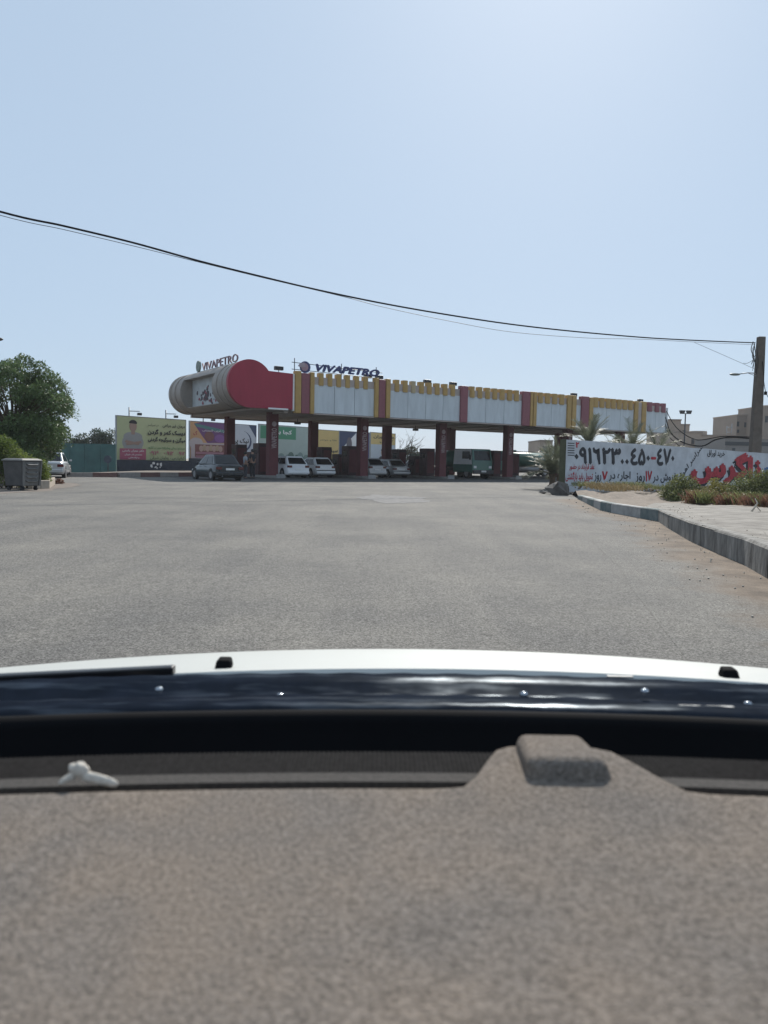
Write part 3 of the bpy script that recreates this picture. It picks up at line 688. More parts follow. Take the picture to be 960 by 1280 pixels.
b = MB(); b.box((0, 3.1, .75), (.9, 4.4, .25)); b.build('chassis', DARK, ro)
b = MB(); b.loft([[(.98*math.cos(a), y, 1.6+.72*math.sin(a)) for a in [2*math.pi*k/24 for k in range(24)]] for y in (2.8, 5.8)]); b.build('tank', TG, ro)

q0 = at(633, 583, 80.0); q1 = at(688, 583, 83.5); hd = math.atan2(q0.y-q1.y, q0.x-q1.x)-math.pi/2
ro = empty('tank_truck', (q1.x, q1.y, 0), hd); tag(ro, 'long green tanker lorry with a rounded tank behind the right columns', 'truck')
Lt = (q0-q1).length+.0
def el(y, sx=1.2, sz=.78, zc=1.75, n=28): return [(sx*math.cos(2*math.pi*k/n), y, zc+sz*math.sin(2*math.pi*k/n)) for k in range(n)]
b = MB(); b.loft([el(0, 1.05, .66), el(.12), el(Lt), el(Lt+.12, 1.05, .66)]); b.build('tank', TG, ro)
b = MB(); b.box((0, Lt/2+.3, .68), (2.1, Lt*.92, .62)); b.build('side_skirt', DARK, ro, bevel=.04)
b = MB(); b.box((0, Lt/2, 2.56), (.7, Lt*.9, .05)); b.build('walkway', DKM, ro)
for k in (1.1, Lt-1.0): b = MB(); b.tube([(0, k, 2.45), (0, k, 2.72)], .26, 14); b.build('hatch', TG, ro)
b = MB(); b.box((0, Lt/2+1, .85), (.9, Lt+2.5, .25)); b.build('chassis', DARK, ro)
for sx in (-1, 1):
    for yy in (.8, 1.9, Lt+1.3): wheel(ro, sx*1.0, yy, .5, sx, .3)
    b = MB(); b.tube([(sx*.95, 2.9, .75), (sx*.95, Lt-.6, .75)], .26, 14); b.build('side_canister', STEEL, ro)
b = MB(); b.loft([[(-1.2, Lt+.4, .6), (1.2, Lt+.4, .6), (1.2, Lt+2.3, .6), (-1.2, Lt+2.3, .6)], [(-1.2, Lt+.4, 1.5), (1.2, Lt+.4, 1.5), (1.2, Lt+2.3, 1.5), (-1.2, Lt+2.3, 1.5)], [(-1.1, Lt+.4, 2.6), (1.1, Lt+.4, 2.6), (1.1, Lt+2.1, 2.6), (-1.1, Lt+2.1, 2.6)]], smooth=False); b.build('cab', TG, ro, bevel=.06)
for sx in (-1, 1): b = MB(); b.prism([(sx*1.2, Lt+.9, 1.55), (sx*1.2, Lt+2.1, 1.55), (sx*1.115, Lt+1.95, 2.4), (sx*1.115, Lt+.9, 2.4)], (sx*.012, 0, 0)); b.build('side_window', GLASS, ro)

# people ------------------------------------------------------------
SKIN = mat('skin', (.28, .16, .11), .6); HAIR = mat('black hair', (.012, .011, .01), .6)
def skinned(name, J, E_, m, parent, sub=1):
    me = bpy.data.meshes.new(name); me.from_pydata([j[:3] for j in J], E_, []); me.materials.append(m)
    o = bpy.data.objects.new(name, me); COL.objects.link(o); o.parent = parent
    md = o.modifiers.new('skin', 'SKIN'); md.use_smooth_shade = True
    for i, j in enumerate(J):
        s_ = me.skin_vertices[0].data[i]; r_ = j[3]; s_.radius = (r_, r_) if not hasattr(r_, '__len__') else r_
    me.skin_vertices[0].data[0].use_root = True
    ss = o.modifiers.new('sub', 'SUBSURF'); ss.levels = sub; ss.render_levels = sub; return o
def person(label, loc, rz, shirt, trousers, h=1.74, arm=.3, lean=0):
    root = empty('person', loc, rz); root.scale = (h/1.74,)*3; tag(root, label, 'person', 'people standing by the dark car')
    body = [(0, 0, .93, .13), (0, .01, 1.15, .115), (0, 0, 1.38, .13), (0, .0, 1.5, .055), (0, .02, 1.58, .085), (0, .025, 1.67, .085),
            (-.17, 0, 1.41, .055), (-.23, .02, 1.13, .042), (-.2, .2+arm*.2, .98, .034), (-.19, .28+arm*.25, .95, .03),
            (.17, 0, 1.41, .055), (.24, 0, 1.13, .042), (.25, .06, .88, .034), (.25, .09, .8, .032),
            (-.09, 0, .88, .09), (-.11, .02, .48, .06), (-.12, -.02, .09, .042), (-.12, .12, .035, .035),
            (.09, 0, .88, .09), (.12, .03, .48, .06), (.13, -.02, .09, .042), (.14, .12, .035, .035)]
    E_ = [(0, 1), (1, 2), (2, 3), (3, 4), (4, 5), (2, 6), (6, 7), (7, 8), (8, 9), (2, 10), (10, 11), (11, 12), (12, 13), (0, 14), (14, 15), (15, 16), (16, 17), (0, 18), (18, 19), (19, 20), (20, 21)]
    skinned('body', body, E_, SKIN, root)
    sh = [(0, 0, .95, .155), (0, .01, 1.15, .145), (0, 0, 1.38, .155), (0, 0, 1.46, .08), (-.17, 0, 1.41, .085), (-.225, .02, 1.18, .068), (.17, 0, 1.41, .085), (.235, 0, 1.18, .068)]
    skinned('shirt', sh, [(0, 1), (1, 2), (2, 3), (2, 4), (4, 5), (2, 6), (6, 7)], shirt, root)
    tr = [(0, 0, .93, .15), (-.1, 0, .84, .11), (-.115, .02, .48, .085), (-.12, -.02, .1, .07), (.1, 0, .84, .11), (.12, .03, .48, .085), (.13, -.02, .1, .07)]
    skinned('trousers', tr, [(0, 1), (1, 2), (2, 3), (0, 4), (4, 5), (5, 6)], trousers, root)
    b = MB(); b.ball((0, .0, 1.675), .108, 12, (.92, 1.0, .95)); b.build('hair', HAIR, root)
    for sx in (-1, 1):
        b = MB(); b.box((sx*.125, .07, .04), (.1, .28, .08)); b.build('shoe', DARK, root, bevel=.03)
    return root
p = at(306.5, 590, 48.2); person('person in a light grey shirt standing at the rear corner of the dark sedan', (p.x, p.y, .01), R(-60), mat('light grey shirt', (.28, .30, .33), .8), mat('dark trousers', (.04, .04, .05), .8), 1.66)
p = at(315.5, 590, 48.6); person('taller person in black clothes beside the person in the light shirt', (p.x, p.y, .01), R(60), mat('black shirt', (.02, .02, .025), .8), mat('black trousers', (.02, .02, .025), .8), 1.84)
p = at(411.5, 590, 60.5); q = person('person in dark clothes behind the white hatchback with the black strip', (p.x, p.y, .01), R(170), mat('dark shirt', (.03, .03, .035), .8), mat('dark trousers', (.04, .04, .05), .8), 1.62); q['group'] = 'people by the pumps'

# ------------------------------------------------------------ roadside billboards
BL0 = at(146, 548, 60.0); BL1 = at(493, 558, 89.0); BL0.z = BL1.z = 0
bu = (BL1-BL0).normalized(); bn = Vector((bu.y, -bu.x, 0))
def bs(px): return (hit(px, 550, BL0, bn)-BL0).dot(bu)
def bz(px, py): return hit(px, py, BL0, bn).z
def M_(name, c):
    g = sum(c)/3; c = tuple(min(.8, 1.15*(.72*x+.28*g)) for x in c)
    return mat(name, c, .55, var=.06, scale=1)
class Board:
    def __init__(s, label, x0, x1, yt, yb, base, poles=()):
        s.x0, s.x1 = x0, x1; s.s0, s.s1 = bs(x0), bs(x1); xm = (x0+x1)/2
        s.z1 = bz(xm, yt); s.z0 = bz(xm, yb)
        s.r = empty('billboard', BL0+bu*((s.s0+s.s1)/2)); tag(s.r, label, 'billboard', 'billboards behind the petrol station')
        b = MB(); b.frame_box(BL0, bu, bn, s.s0, s.s1, -.12, 0, s.z0, s.z1); s.put(b.build('panel', base))
        b = MB()
        for a in (s.s0-.05, s.s1): b.frame_box(BL0, bu, bn, a, a+.05, -.14, .02, s.z0-.05, s.z1+.05)
        for a in (s.z0-.05, s.z1): b.frame_box(BL0, bu, bn, s.s0, s.s1, -.14, .02, a, a+.05)
        s.put(b.build('frame', STEEL)); s.k = 0
        for f in (.22, .82): b = MB(); q = s.pt(f, 0); b.tube([(q.x-bn.x*.25, q.y-bn.y*.25, 0), (q.x-bn.x*.25, q.y-bn.y*.25, s.z1+.0)], .08, 8); s.put(b.build('post', STEEL))
        for f in poles:
            q = s.pt(f, 0)-bn*.3; b = MB(); b.tube([(q.x, q.y, 0), (q.x, q.y, s.z1+.75)], .06, 8); a_ = q+bn*1.0+bu*.25
            b.tube([(q.x, q.y, s.z1+.45), (a_.x, a_.y, s.z1+.42)], .035, 6); o = s.put(b.build('lamp_post', STEEL))
            b = MB(); b.box((a_.x, a_.y, s.z1+.2), (.34, .26, .2), .5); s.put(b.build('lamp', DKM, bevel=.03))
    def put(s, o): return put(o, s.r)
    def pt(s, f, g): q = BL0+bu*(s.s0+(s.s1-s.s0)*f); return Vector((q.x, q.y, s.z0+(s.z1-s.z0)*g))
    def shape(s, pts, m, name='print'):
        s.k += 1; off = .004*s.k
        b = MB(); b.poly([s.pt(f, g)+bn*off for f, g in pts]); return s.put(b.build(name, m, recalc=False))
    def disc(s, f, g, rf, rg, m, n=20, a0=0, a1=2*math.pi, name='print'):
        return s.shape([(f+rf*math.cos(a0+(a1-a0)*k/n), g+rg*math.sin(a0+(a1-a0)*k/n)) for k in range(n)], m, name)
    def rect(s, f0, f1, g0, g1, m): return s.shape([(f0, g0), (f1, g0), (f1, g1), (f0, g1)], m)
    def text(s, body, f0, f1, g0, g1, m, bold=.02):
        s.k += 2; w_ = s.s1-s.s0; h = s.z1-s.z0
        return text(body, BL0, bu, s.s0+w_*f0, s.s0+w_*f1, s.z0+h*g0, s.z0+h*g1, bn, m, s.r, bold=bold, off=.004*s.k)
K = M_('print black', (.02, .02, .025)); PW = M_('print white', (.68, .68, .66)); PMG = M_('print magenta', (.42, .05, .12)); PGR = M_('print green', (.05, .2, .04)); PNV = M_('print navy', (.03, .05, .13)); PPU = M_('print purple', (.16, .04, .19)); POR = M_('print orange', (.55, .28, .09)); PYE = M_('print yellow', (.62, .42, .08)); PBR = M_('print brown', (.22, .07, .06)); PSK = M_('print skin', (.34, .2, .14)); PGY = M_('print grey', (.28, .28, .27)); PTN = M_('print tan', (.42, .28, .17))
B1 = Board('yellow green billboard with a man with folded arms and a pink box', 146, 232, 522.5, 576.5, M_('lime print', (.42, .46, .20)), poles=(.2, .73))
B1.disc(.22, .42, .15, .2, PGY); B1.rect(.09, .35, .29, .56, PGY); B1.disc(.22, .56, .13, .1, PGY)
B1.rect(.195, .245, .6, .7, PSK); B1.disc(.22, .78, .052, .115, PSK); B1.disc(.22, .86, .055, .07, K, a0=-.3, a1=math.pi+.3)
B1.shape([(.1, .42), (.3, .36), (.31, .41), (.12, .47)], PSK); B1.shape([(.13, .35), (.34, .41), (.33, .46), (.12, .4)], PSK)
B1.rect(.035, .4, .03, .28, PMG); B1.text('دکتر مهران راستی', .07, .37, .2, .26, PW); B1.text('متخصص طب فیزیکی', .1, .34, .12, .17, PW); B1.text('و توانبخشی', .15, .3, .05, .1, PW)
B1.text('درمان غیر جراحی', .64, .98, .79, .89, K); B1.text('در سراسر', .42, .58, .8, .87, K, 0)
B1.text('دیسک کمر و گردن', .42, .985, .60, .75, K, .05); B1.text('میگرن و سرگیجه گردنی', .42, .985, .44, .57, K, .05)
B1.text('سیستم درمانی پیشرفته ترین در کشور', .42, .98, .27, .35, PGR)
B1.text('۰۹۱۶', .44, .58, .15, .24, PMG, .03); B1.text('۹۱۲ ۰', .65, .8, .15, .24, PMG, .03); B1.text('۹۱۲', .88, .98, .15, .24, PMG, .03)
B1.text('کیانپارس - پهلوان شرقی', .45, .97, .03, .12, K, 0)
B2 = Board('orange and purple bakery billboard left of the leftmost rear column', 237.5, 284.5, 528, 579.5, POR, poles=(.4,))
B2.shape([(.3, 1), (1, 1), (1, .52), (.45, .5), (.3, .68), (.1, .95)], PPU); B2.shape([(.15, .88), (1, .74), (1, .82), (.12, .96)], M_('print teal', (.05, .2, .2)))
B2.disc(.5, .66, .13, .12, PBR); B2.disc(.78, .62, .14, .1, M_('violet', (.22, .06, .3))); B2.disc(.13, .72, .09, .1, POR); B2.text('ک', .08, .18, .67, .78, M_('print red', (.4, .03, .02)), .05)
B2.rect(.02, .98, .12, .5, M_('mauve', (.45, .36, .37))); B2.disc(.15, .48, .18, .14, M_('mauve pale', (.45, .38, .38)))
B2.rect(.12, .9, .16, .46, PBR); B2.rect(.14, .88, .14, .28, M_('rose print', (.38, .14, .2)))
for k in range(7): B2.disc(.28+k*.085, .36+.02*(k % 2), .055, .075, PTN if k % 2 else M_('peach', (.45, .28, .22)))
B2.rect(.12, .9, .2, .23, PBR); B2.text('نان و شیرینی', .2, .8, .03, .1, PBR); B2.text('تازه ترین شیرینی', .3, .95, .77, .84, PW, .01)
B3 = Board('white billboard with a dark crescent logo between the two left columns', 286, 320, 531, 583, M_('pale blue print', (.44, .48, .54)))
B3.shape([(0, 1), (.2, 1), (0, .75)], PNV); B3.shape([(1, 1), (.72, 1), (1, .7)], PNV); B3.disc(.45, .6, .38, .26, PNV); B3.disc(.40, .62, .37, .25, M_('pale disc', (.46, .5, .56)))
B3.text('نیک پی', .12, .72, .52, .68, K, .03); B3.text('مشاوره و فروش', .3, .85, .28, .33, K); B3.text('اهواز کیانپارس', .35, .8, .2, .25, K)
B4 = Board('pale green landscape billboard with a green title banner', 324, 388, 532.5, 588, M_('pale sea green', (.32, .42, .38)))
B4.rect(.02, .7, .7, .98, M_('banner green', (.03, .26, .13))); B4.text('کجا بریم', .2, .62, .77, .91, PW, .04)
for k in range(16): B4.disc(.04+k*.062, .27+.05*math.sin(k*2.3), .06, .09+.03*math.sin(k*1.7), M_('print foliage', (.08, .16, .13)) if k % 2 else M_('print haze', (.16, .26, .24)))
B4.rect(.0, 1, .02, .22, M_('print field', (.2, .3, .26)))
B5 = Board('ochre yellow billboard right of the second rear column', 397, 423.5, 538, 588, PYE)
B5.text('طلا و جواهر', .1, .9, .73, .78, K, 0); B5.text('سینا طلا', .25, .95, .43, .56, K, .04); B5.text('تلفن تماس', .35, .9, .28, .35, K, 0)
B6 = Board('navy and white billboard with blue edge around the second front column', 424.3, 461.5, 540, 588, PNV)
B6.shape([(.1, 0), (.55, 0), (.55, .98), (.15, .62), (.15, .4), (.05, .38)], PW); B6.disc(.32, .66, .09, .2, M_('print taupe', (.12, .1, .12))); B6.rect(.58, .98, .0, .98, M_('print blue', (.07, .08, .3)))
B7 = Board('light blue billboard with a yellow top and a seated figure', 463.5, 494, 541.5, 586, M_('light blue print', (.42, .48, .53)))
B7.rect(0, 1, .68, 1, PYE); B7.text('طرح ایران', .1, .95, .82, .94, K, .03); B7.text('تخفیف', .35, .75, .7, .8, K, .03); B7.shape([(.15, .0), (.2, .22), (.4, .35), (.55, .36), (.6, .2), (.6, 0)], K); B7.disc(.5, .45, .09, .1, PSK); B7.disc(.5, .5, .1, .07, K, a0=0, a1=math.pi); B7.shape([(.35, .1), (.6, .25), (.8, .1), (.6, .0)], PW)

# low dark fence below the boards, striped kerb island, teal wall
fs0, fs1 = bs(140), bs(500)
fen = empty('low_wall', BL0+bu*fs0); tag(fen, 'low dark blue grey wall running below the row of billboards', 'wall')
FB = mat('dark slate wall', (.045, .055, .075), .8, var=.25, scale=2)
b = MB(); b.frame_box(BL0, bu, bn, fs0-1, bs(232.5), .35, .55, 0, 1.0); b.frame_box(BL0, bu, bn, bs(232.6), fs1, .35, .55, 0, 1.22); put(b.build('wall_body', FB), fen)
rs = random.Random(5); b = MB()
for k in range(16):
    a = bs(190)+rs.uniform(-.5, .5); z = rs.uniform(.35, .8); q = BL0+bu*a+bn*(.556+.001*k); r_ = rs.uniform(.05, .13)
    b.poly([(q.x+bu.x*r_*math.cos(j*1.26), q.y+bu.y*r_*math.cos(j*1.26), z+r_*math.sin(j*1.26)) for j in range(5)])
put(b.build('paint_splash', PW), fen)
KS1 = mat('dull pale kerb', (.27, .24, .22), .9, var=.2); KS2 = mat('dull red kerb', (.16, .085, .075), .9, var=.2)
k0 = gnd(84, 596.0); k1 = gnd(146, 596.5); k2 = gnd(300, 595)
isl_ = empty('kerb', k1); tag(isl_, kind='structure')
kerb_run([k0, k1, k2], [.25, .28, .28], [KS1, KS2], isl_, th=.3, blen=1.7)
b = MB(); b.poly([(k0.x, k0.y+.2, .2), (k1.x, k1.y+.2, .2), (k2.x, k2.y+.2, .2), (k2.x+3, k2.y+18, .2), (k0.x, k0.y+18, .2)]); tag(b.build('pavement', DIRT), kind='structure')
TEAL = mat('teal painted wall', (.055, .125, .115), .8, var=.25, scale=.8, detail=8)
ta, tb = at(-30, 570, 57), at(145.5, 570, 57); zt_ = at(100, 554.5, 57).z
b = MB(); n = 9
tw = empty('boundary_wall', (ta.x, 57, 0)); tag(tw, 'faded teal painted boundary wall behind the silver car', 'wall')
for k in range(n):
    a = ta.x+(tb.x-ta.x)*k/n; c = ta.x+(tb.x-ta.x)*(k+1)/n
    b.box(((a+c)/2, 57, zt_/2), (c-a-.02, .2, zt_+random.uniform(-.02, .02)))
put(b.build('wall_panel', TEAL), tw)
b = MB(); b.box(((ta.x+tb.x)/2, 57.06, zt_/2-.03), (tb.x-ta.x-.1, .16, zt_-.1)); put(b.build('wall_core', DKM), tw)
q = at(135, 592, 52); rsn = empty('round_sign', (q.x, q.y, .2)); tag(rsn, 'small round dark sign on a thin post before the teal wall', 'sign')
b = MB(); b.tube([(q.x, q.y, .2), (q.x, q.y, 1.2)], .035, 8); put(b.build('post', DKM), rsn)
b = MB(); b.tube([(q.x, q.y-.06, 1.05), (q.x, q.y-.03, 1.05)], .26, 18); put(b.build('disc', FB), rsn)

# ------------------------------------------------------------ vegetation
def leafmat(name, c, c2=None, isl=.35, trans=.25):
    m = mat(name, c, .55, var=.3, scale=.8, col2=c2, island=isl, spec=.3); t = m.node_tree; b = t.nodes['Principled BSDF']
    tr = t.nodes.new('ShaderNodeBsdfTranslucent'); mx = t.nodes.new('ShaderNodeMixShader'); mx.inputs[0].default_value = trans
    src = b.inputs['Base Color'].links[0].from_socket; t.links.new(src, tr.inputs[0]); t.links.new(b.outputs[0], mx.inputs[1]); t.links.new(tr.outputs[0], mx.inputs[2])
    t.links.new(mx.outputs[0], t.nodes['Material Output'].inputs[0]); return m
LF1 = leafmat('tree leaves', (.07, .12, .05), (.17, .24, .09)); LF2 = leafmat('hedge leaves', (.08, .13, .025), (.20, .24, .06), trans=.5)
LF3 = leafmat('olive palm leaves', (.11, .125, .08), (.19, .20, .13)); LF4 = leafmat('shrub leaves', (.09, .115, .04), (.24, .25, .10), trans=.35)
LF5 = leafmat('dry grass', (.26, .19, .09), (.36, .28, .15)); LF6 = leafmat('reddish dry weeds', (.16, .07, .045), (.26, .14, .09)); LFD = leafmat('distant foliage', (.06, .085, .06), (.10, .125, .09))
BARK = mat('bark', (.09, .065, .045), .95, var=.35, scale=6, bump=.6)
def leaves(mb, c, rad, n, size, sq=(1, 1, 1), droop=.2, asp=2.2, shell=.35, rs=random):
    c = Vector(c)
    for i in range(n):
        d = Vector((rs.gauss(0, 1), rs.gauss(0, 1), rs.gauss(0, 1))).normalized(); r_ = rad*(shell+(1-shell)*rs.random()**.6)
        p = c+Vector((d.x*r_*sq[0], d.y*r_*sq[1], d.z*r_*sq[2]))
        a = (d*.6+Vector((rs.uniform(-1, 1), rs.uniform(-1, 1), rs.uniform(-1, 1)-droop))).normalized(); bb = a.orthogonal().normalized()
        bb = (Matrix.Rotation(rs.uniform(0, 6.28), 3, a) @ bb); s_ = size*rs.uniform(.6, 1.4)
        mb.poly([p-bb*s_*.5/asp*1.2, p+a*s_*.5-bb*s_*.5/asp, p+a*s_, p+a*s_*.5+bb*s_*.5/asp, p+bb*s_*.5/asp*1.2] if False else [p, p+a*s_*.5-bb*s_*.5/asp, p+a*s_, p+a*s_*.5+bb*s_*.5/asp])
def tree(name, label, base, H, blobs, n, leaf, m, group=None, trunk=.16, cat='tree', asp=2.2, rs=None):
    rs = rs or random.Random(hash(label) % 1000 if False else len(label)*7+int(abs(base[0])*13))
    root = empty(name, base); tag(root, label, cat, group)
    b = MB(); top = Vector((0, 0, H*.45)); b.tube([(0, 0, -.05), (.05, .02, H*.2), (-.03, .05, H*.45)], [trunk*1.2, trunk, trunk*.75], 8)
    for (x, y, z, r_) in blobs:
        mid = Vector((x*.4, y*.4, H*.45+(z-H*.45)*.5)); b.tube([(-.02, .04, H*.35), mid, (x, y, z)], [trunk*.4, trunk*.18, trunk*.05], 6)
        for k in range(3): e = Vector((x, y, z))+Vector((rs.gauss(0, 1), rs.gauss(0, 1), rs.gauss(0, .8)))*r_*.55; b.tube([mid.lerp(Vector((x, y, z)), .6), e], [trunk*.12, trunk*.04], 5)
    b.build('trunk', BARK, root)
    b = MB(); tot = sum(r_**2 for *_, r_ in blobs)
    for (x, y, z, r_) in blobs: leaves(b, (x, y, z), r_, int(n*r_*r_/tot), leaf, (1, 1, .8), rs=rs, asp=asp)
    b.build('crown', m, root, recalc=False); return root
# big tree at left
bt = at(18, 600, 34); rs = random.Random(11); bl = []
for k in range(84):
    px = rs.uniform(-40, 78); py = rs.uniform(455, 578)
    ex = ((px-12)/66)**2+((py-520)/66)**2
    if ex > 1.0 or (px > 45 and py < 470): continue
    q = at(px, py, 34+rs.uniform(-1.4, 1.4)); bl.append((q.x-bt.x, q.y-bt.y, q.z, rs.uniform(.35, .62)))
for px, py, r_ in ((80, 497, .3), (74, 482, .33), (84, 505, .22), (80, 512, .22), (66, 472, .33), (30, 452, .42), (50, 460, .36), (10, 462, .42), (78, 540, .36), (70, 555, .36), (62, 530, .5), (60, 500, .5), (40, 475, .5), (56, 488, .5)):
    q = at(px, py, 34); bl.append((q.x-bt.x, q.y-bt.y, q.z, r_))
tree('leafy_tree', 'big dark green bushy tree at the left edge behind the hedge', (bt.x, bt.y, 0), 5.0, bl, 42000, .14, LF1, rs=rs, asp=2.6)
b = MB(); rt_ = bpy.data.objects['leafy_tree']
for k in range(34):   # feathery outer sprays
    px, py = rs.choice([(70, 480), (78, 495), (80, 503), (62, 470), (74, 510), (40, 458), (24, 450), (8, 456), (76, 536)]); q = at(px+rs.uniform(-6, 4), py+rs.uniform(-6, 6), 34+rs.uniform(-.6, .6))
    d = Vector((rs.uniform(.3, 1), rs.uniform(-.3, .3), rs.uniform(-.15, .35))).normalized()
    for j in range(26):
        p_ = Vector((q.x-bt.x, q.y-bt.y, q.z))+d*j*.026+Vector((0, 0, -.0009*j*j)); leaves(b, p_, .03, 2, .1, asp=3.5, rs=rs)
b.build('outer_sprays', LF1, rt_, recalc=False)
# hedge and shrub behind the dumpster
def bush(name, label, blobs, m, n, leaf, group=None, cat='shrub', base=None, asp=2.2, z0=0.0):
    base = base or (sum(q[0] for q in blobs)/len(blobs), sum(q[1] for q in blobs)/len(blobs), z0)
    root = empty(name, base); tag(root, label, cat, group); rs = random.Random(len(label)+int(abs(base[0])*31))
    b = MB()
    for (x, y, z, r_) in blobs:
        for k in range(3): b.tube([(x*.15+rs.uniform(-.1, .1), y*0+0+rs.uniform(-.1, .1), -.02) if False else ((x-base[0])*.6, (y-base[1])*.6, -.02), ((x-base[0])*.9+rs.uniform(-.5, .5)*r_, (y-base[1])+rs.uniform(-.5, .5)*r_, z-base[2]+rs.uniform(-.2, .4)*r_)], [.018, .006], 5)
    b.build('stem', BARK, root)
    b = MB(); tot = sum(q[3]**2 for q in blobs)
    for (x, y, z, r_) in blobs: leaves(b, (x-base[0], y-base[1], z-base[2]), r_, int(n*r_*r_/tot), leaf, (1, 1, .9), rs=rs, asp=asp, shell=.1)
    b.build('foliage', m, root, recalc=False); return root
def pb(L, Y): return [(lambda q: (q.x, q.y, q.z, r_))(at(px, py, Y+dy)) for px, py, dy, r_ in L]
bush('hedge', 'sunlit yellow green hedge behind the dumpster at the left edge', pb([(-20, 562, 0, .8), (0, 566, 0, .7), (10, 572, .3, .6), (22, 578, 0, .55), (-8, 588, 0, .7), (12, 590, .4, .6), (33, 583, .3, .42), (45, 582, .5, .34), (55, 584, .6, .24), (28, 597, .5, .5), (-25, 602, 0, .6), (2, 556, .2, .45), (52, 596, .6, .35), (42, 598, .5, .35)], 28.2), LF2, 24000, .07, cat='hedge')
bush('shrub', 'small green shrub in the pale planter beside the dumpster', pb([(50, 590, 0, .32), (54, 598, -.2, .28), (47, 598, 0, .3), (56, 586, .2, .22), (50, 580, .2, .22)], 29.2), LF2, 3500, .06)
pln = empty('planter', gnd(55, 612)); tag(pln, 'low pale block planter edge between the dumpster and the silver car', 'planter')
PLM = mat('pale block', (.36, .31, .25), .9, var=.2, bump=.4)
A, B_ = gnd(40, 612), gnd(62, 611); C_ = gnd(69, 606)
for a, c in ((A, A.lerp(B_, .5)), (A.lerp(B_, .5), B_), (B_, C_)):
    b = MB(); d = (c-a).normalized(); nn = Vector((-d.y, d.x, 0)); b.frame_box(a, d, nn, .01, (c-a).length-.01, 0, .18, 0, .32); put(b.build('block', PLM, bevel=.02), pln)
ragged('dirt_patch', [gnd(-60, 622), gnd(70, 613), gnd(104, 606), gnd(72, 603), gnd(-60, 603)], .012, DIRT, .3, 8)
for k, (px, lab) in enumerate(((72, 'small brown clump of leaf litter by the planter corner'),)):
    q = gnd(px, 605); b = MB(); leaves(b, (q.x, q.y, .1), .25, 300, .1, (1, 1, .5)); tag(b.build('leaf_litter', LF6, recalc=False), lab, 'leaf litter', kind='stuff')
# dumpster
dq = gnd(19.5, 613.5); DM = mat('worn galvanised bin', (.15, .148, .14), .6, metal=.25, var=.3, scale=4); DM2 = mat('dark bin side', (.065, .062, .06), .65, var=.3, scale=3)
d = empty('dumpster', (dq.x, dq.y+.5, 0), R(-20)); tag(d, 'grey metal dumpster on small wheels in front of the hedge', 'dumpster')
b = MB(); b.loft([[(-.38, -.38, .16), (.38, -.38, .16), (.38, .38, .16), (-.38, .38, .16)], [(-.44, -.44, 1.02), (.44, -.44, 1.02), (.44, .44, 1.02), (-.44, .44, 1.02)]], smooth=False); b.build('bin_body', DM2, d, bevel=.03)
b = MB(); b.loft([[(-.47, -.47, 1.02), (.47, -.47, 1.02), (.47, .47, 1.02), (-.47, .47, 1.02)], [(-.47, -.47, 1.07), (.47, -.47, 1.07), (.47, .47, 1.07), (-.47, .47, 1.07)], [(-.36, -.36, 1.12), (.36, -.36, 1.12), (.36, .36, 1.12), (-.36, .36, 1.12)]], smooth=False); b.build('lid', DM, d, bevel=.02)
b = MB()
b.prism([(.385, -.36, .18), (.385, .36, .18), (.445, .41, 1.0), (.445, -.41, 1.0)], (.012, 0, 0)); b.build('side_plate', DM, d)
for k in range(5):
    z = .32+k*.145; f = (z-.16)/.86; b = MB(); b.tube([(.40+.06*f, -.26, z+.05), (.425+.06*f, -.2, z), (.425+.06*f, .2, z), (.40+.06*f, .26, z+.05)], .028, 8); b.build('rib', DM, d)
for y in (-.36, .36):
    b = MB(); b.prism([(.40, y-.035, .16), (.40, y+.035, .16), (.46, y*1.12+.035, 1.02), (.46, y*1.12-.035, 1.02)], (.035, 0, 0)); b.build('corner_post', DM, d)
for x in (-.3, .3):
    for y in (-.3, .3): b = MB(); b.tube([(x, y-.03, .08), (x, y+.03, .08)], .08, 12); b.box((x, y, .14), (.07, .1, .06)); b.build('wheel', DARK, d)
# trees far left, bushes behind
for px, py, r_, lab in ((104, 553, 1.0, 'small far tree poking over the teal wall on the left'), (118, 551, 1.1, 'middle far tree of the row above the teal wall'), (131, 549, 1.3, 'tallest far tree above the teal wall beside the yellow billboard'), (85, 556, 1.0, 'lowest far tree over the teal wall next to the big tree')):
    q = at(px, py, 78); tree('far_tree', lab, (q.x, q.y, 0), q.z+r_, [(rs.uniform(-.8, .8), rs.uniform(-.6, .6), q.z+rs.uniform(-.6, .5)*r_, r_*rs.uniform(.45, .75)) for k in range(6)], 1800, .22, LFD, 'far trees above the teal wall', .12)
for px, py, r_, lab in ((503, 569, 1.1, 'far bush left of the pair seen through the third bay'), (513, 567, 1.2, 'far bush right of the pair seen through the third bay'), (524, 574, .9, 'low far bush behind the third pump island')):
    q = at(px, py, 105); tree('far_tree', lab, (q.x, q.y, 0), q.z+r_, [(rs.uniform(-.6, .6), 0, q.z+rs.uniform(-1.2, .5)*r_, r_*rs.uniform(.5, .8)) for k in range(6)], 1500, .25, LFD, 'far bushes behind the station', .1)
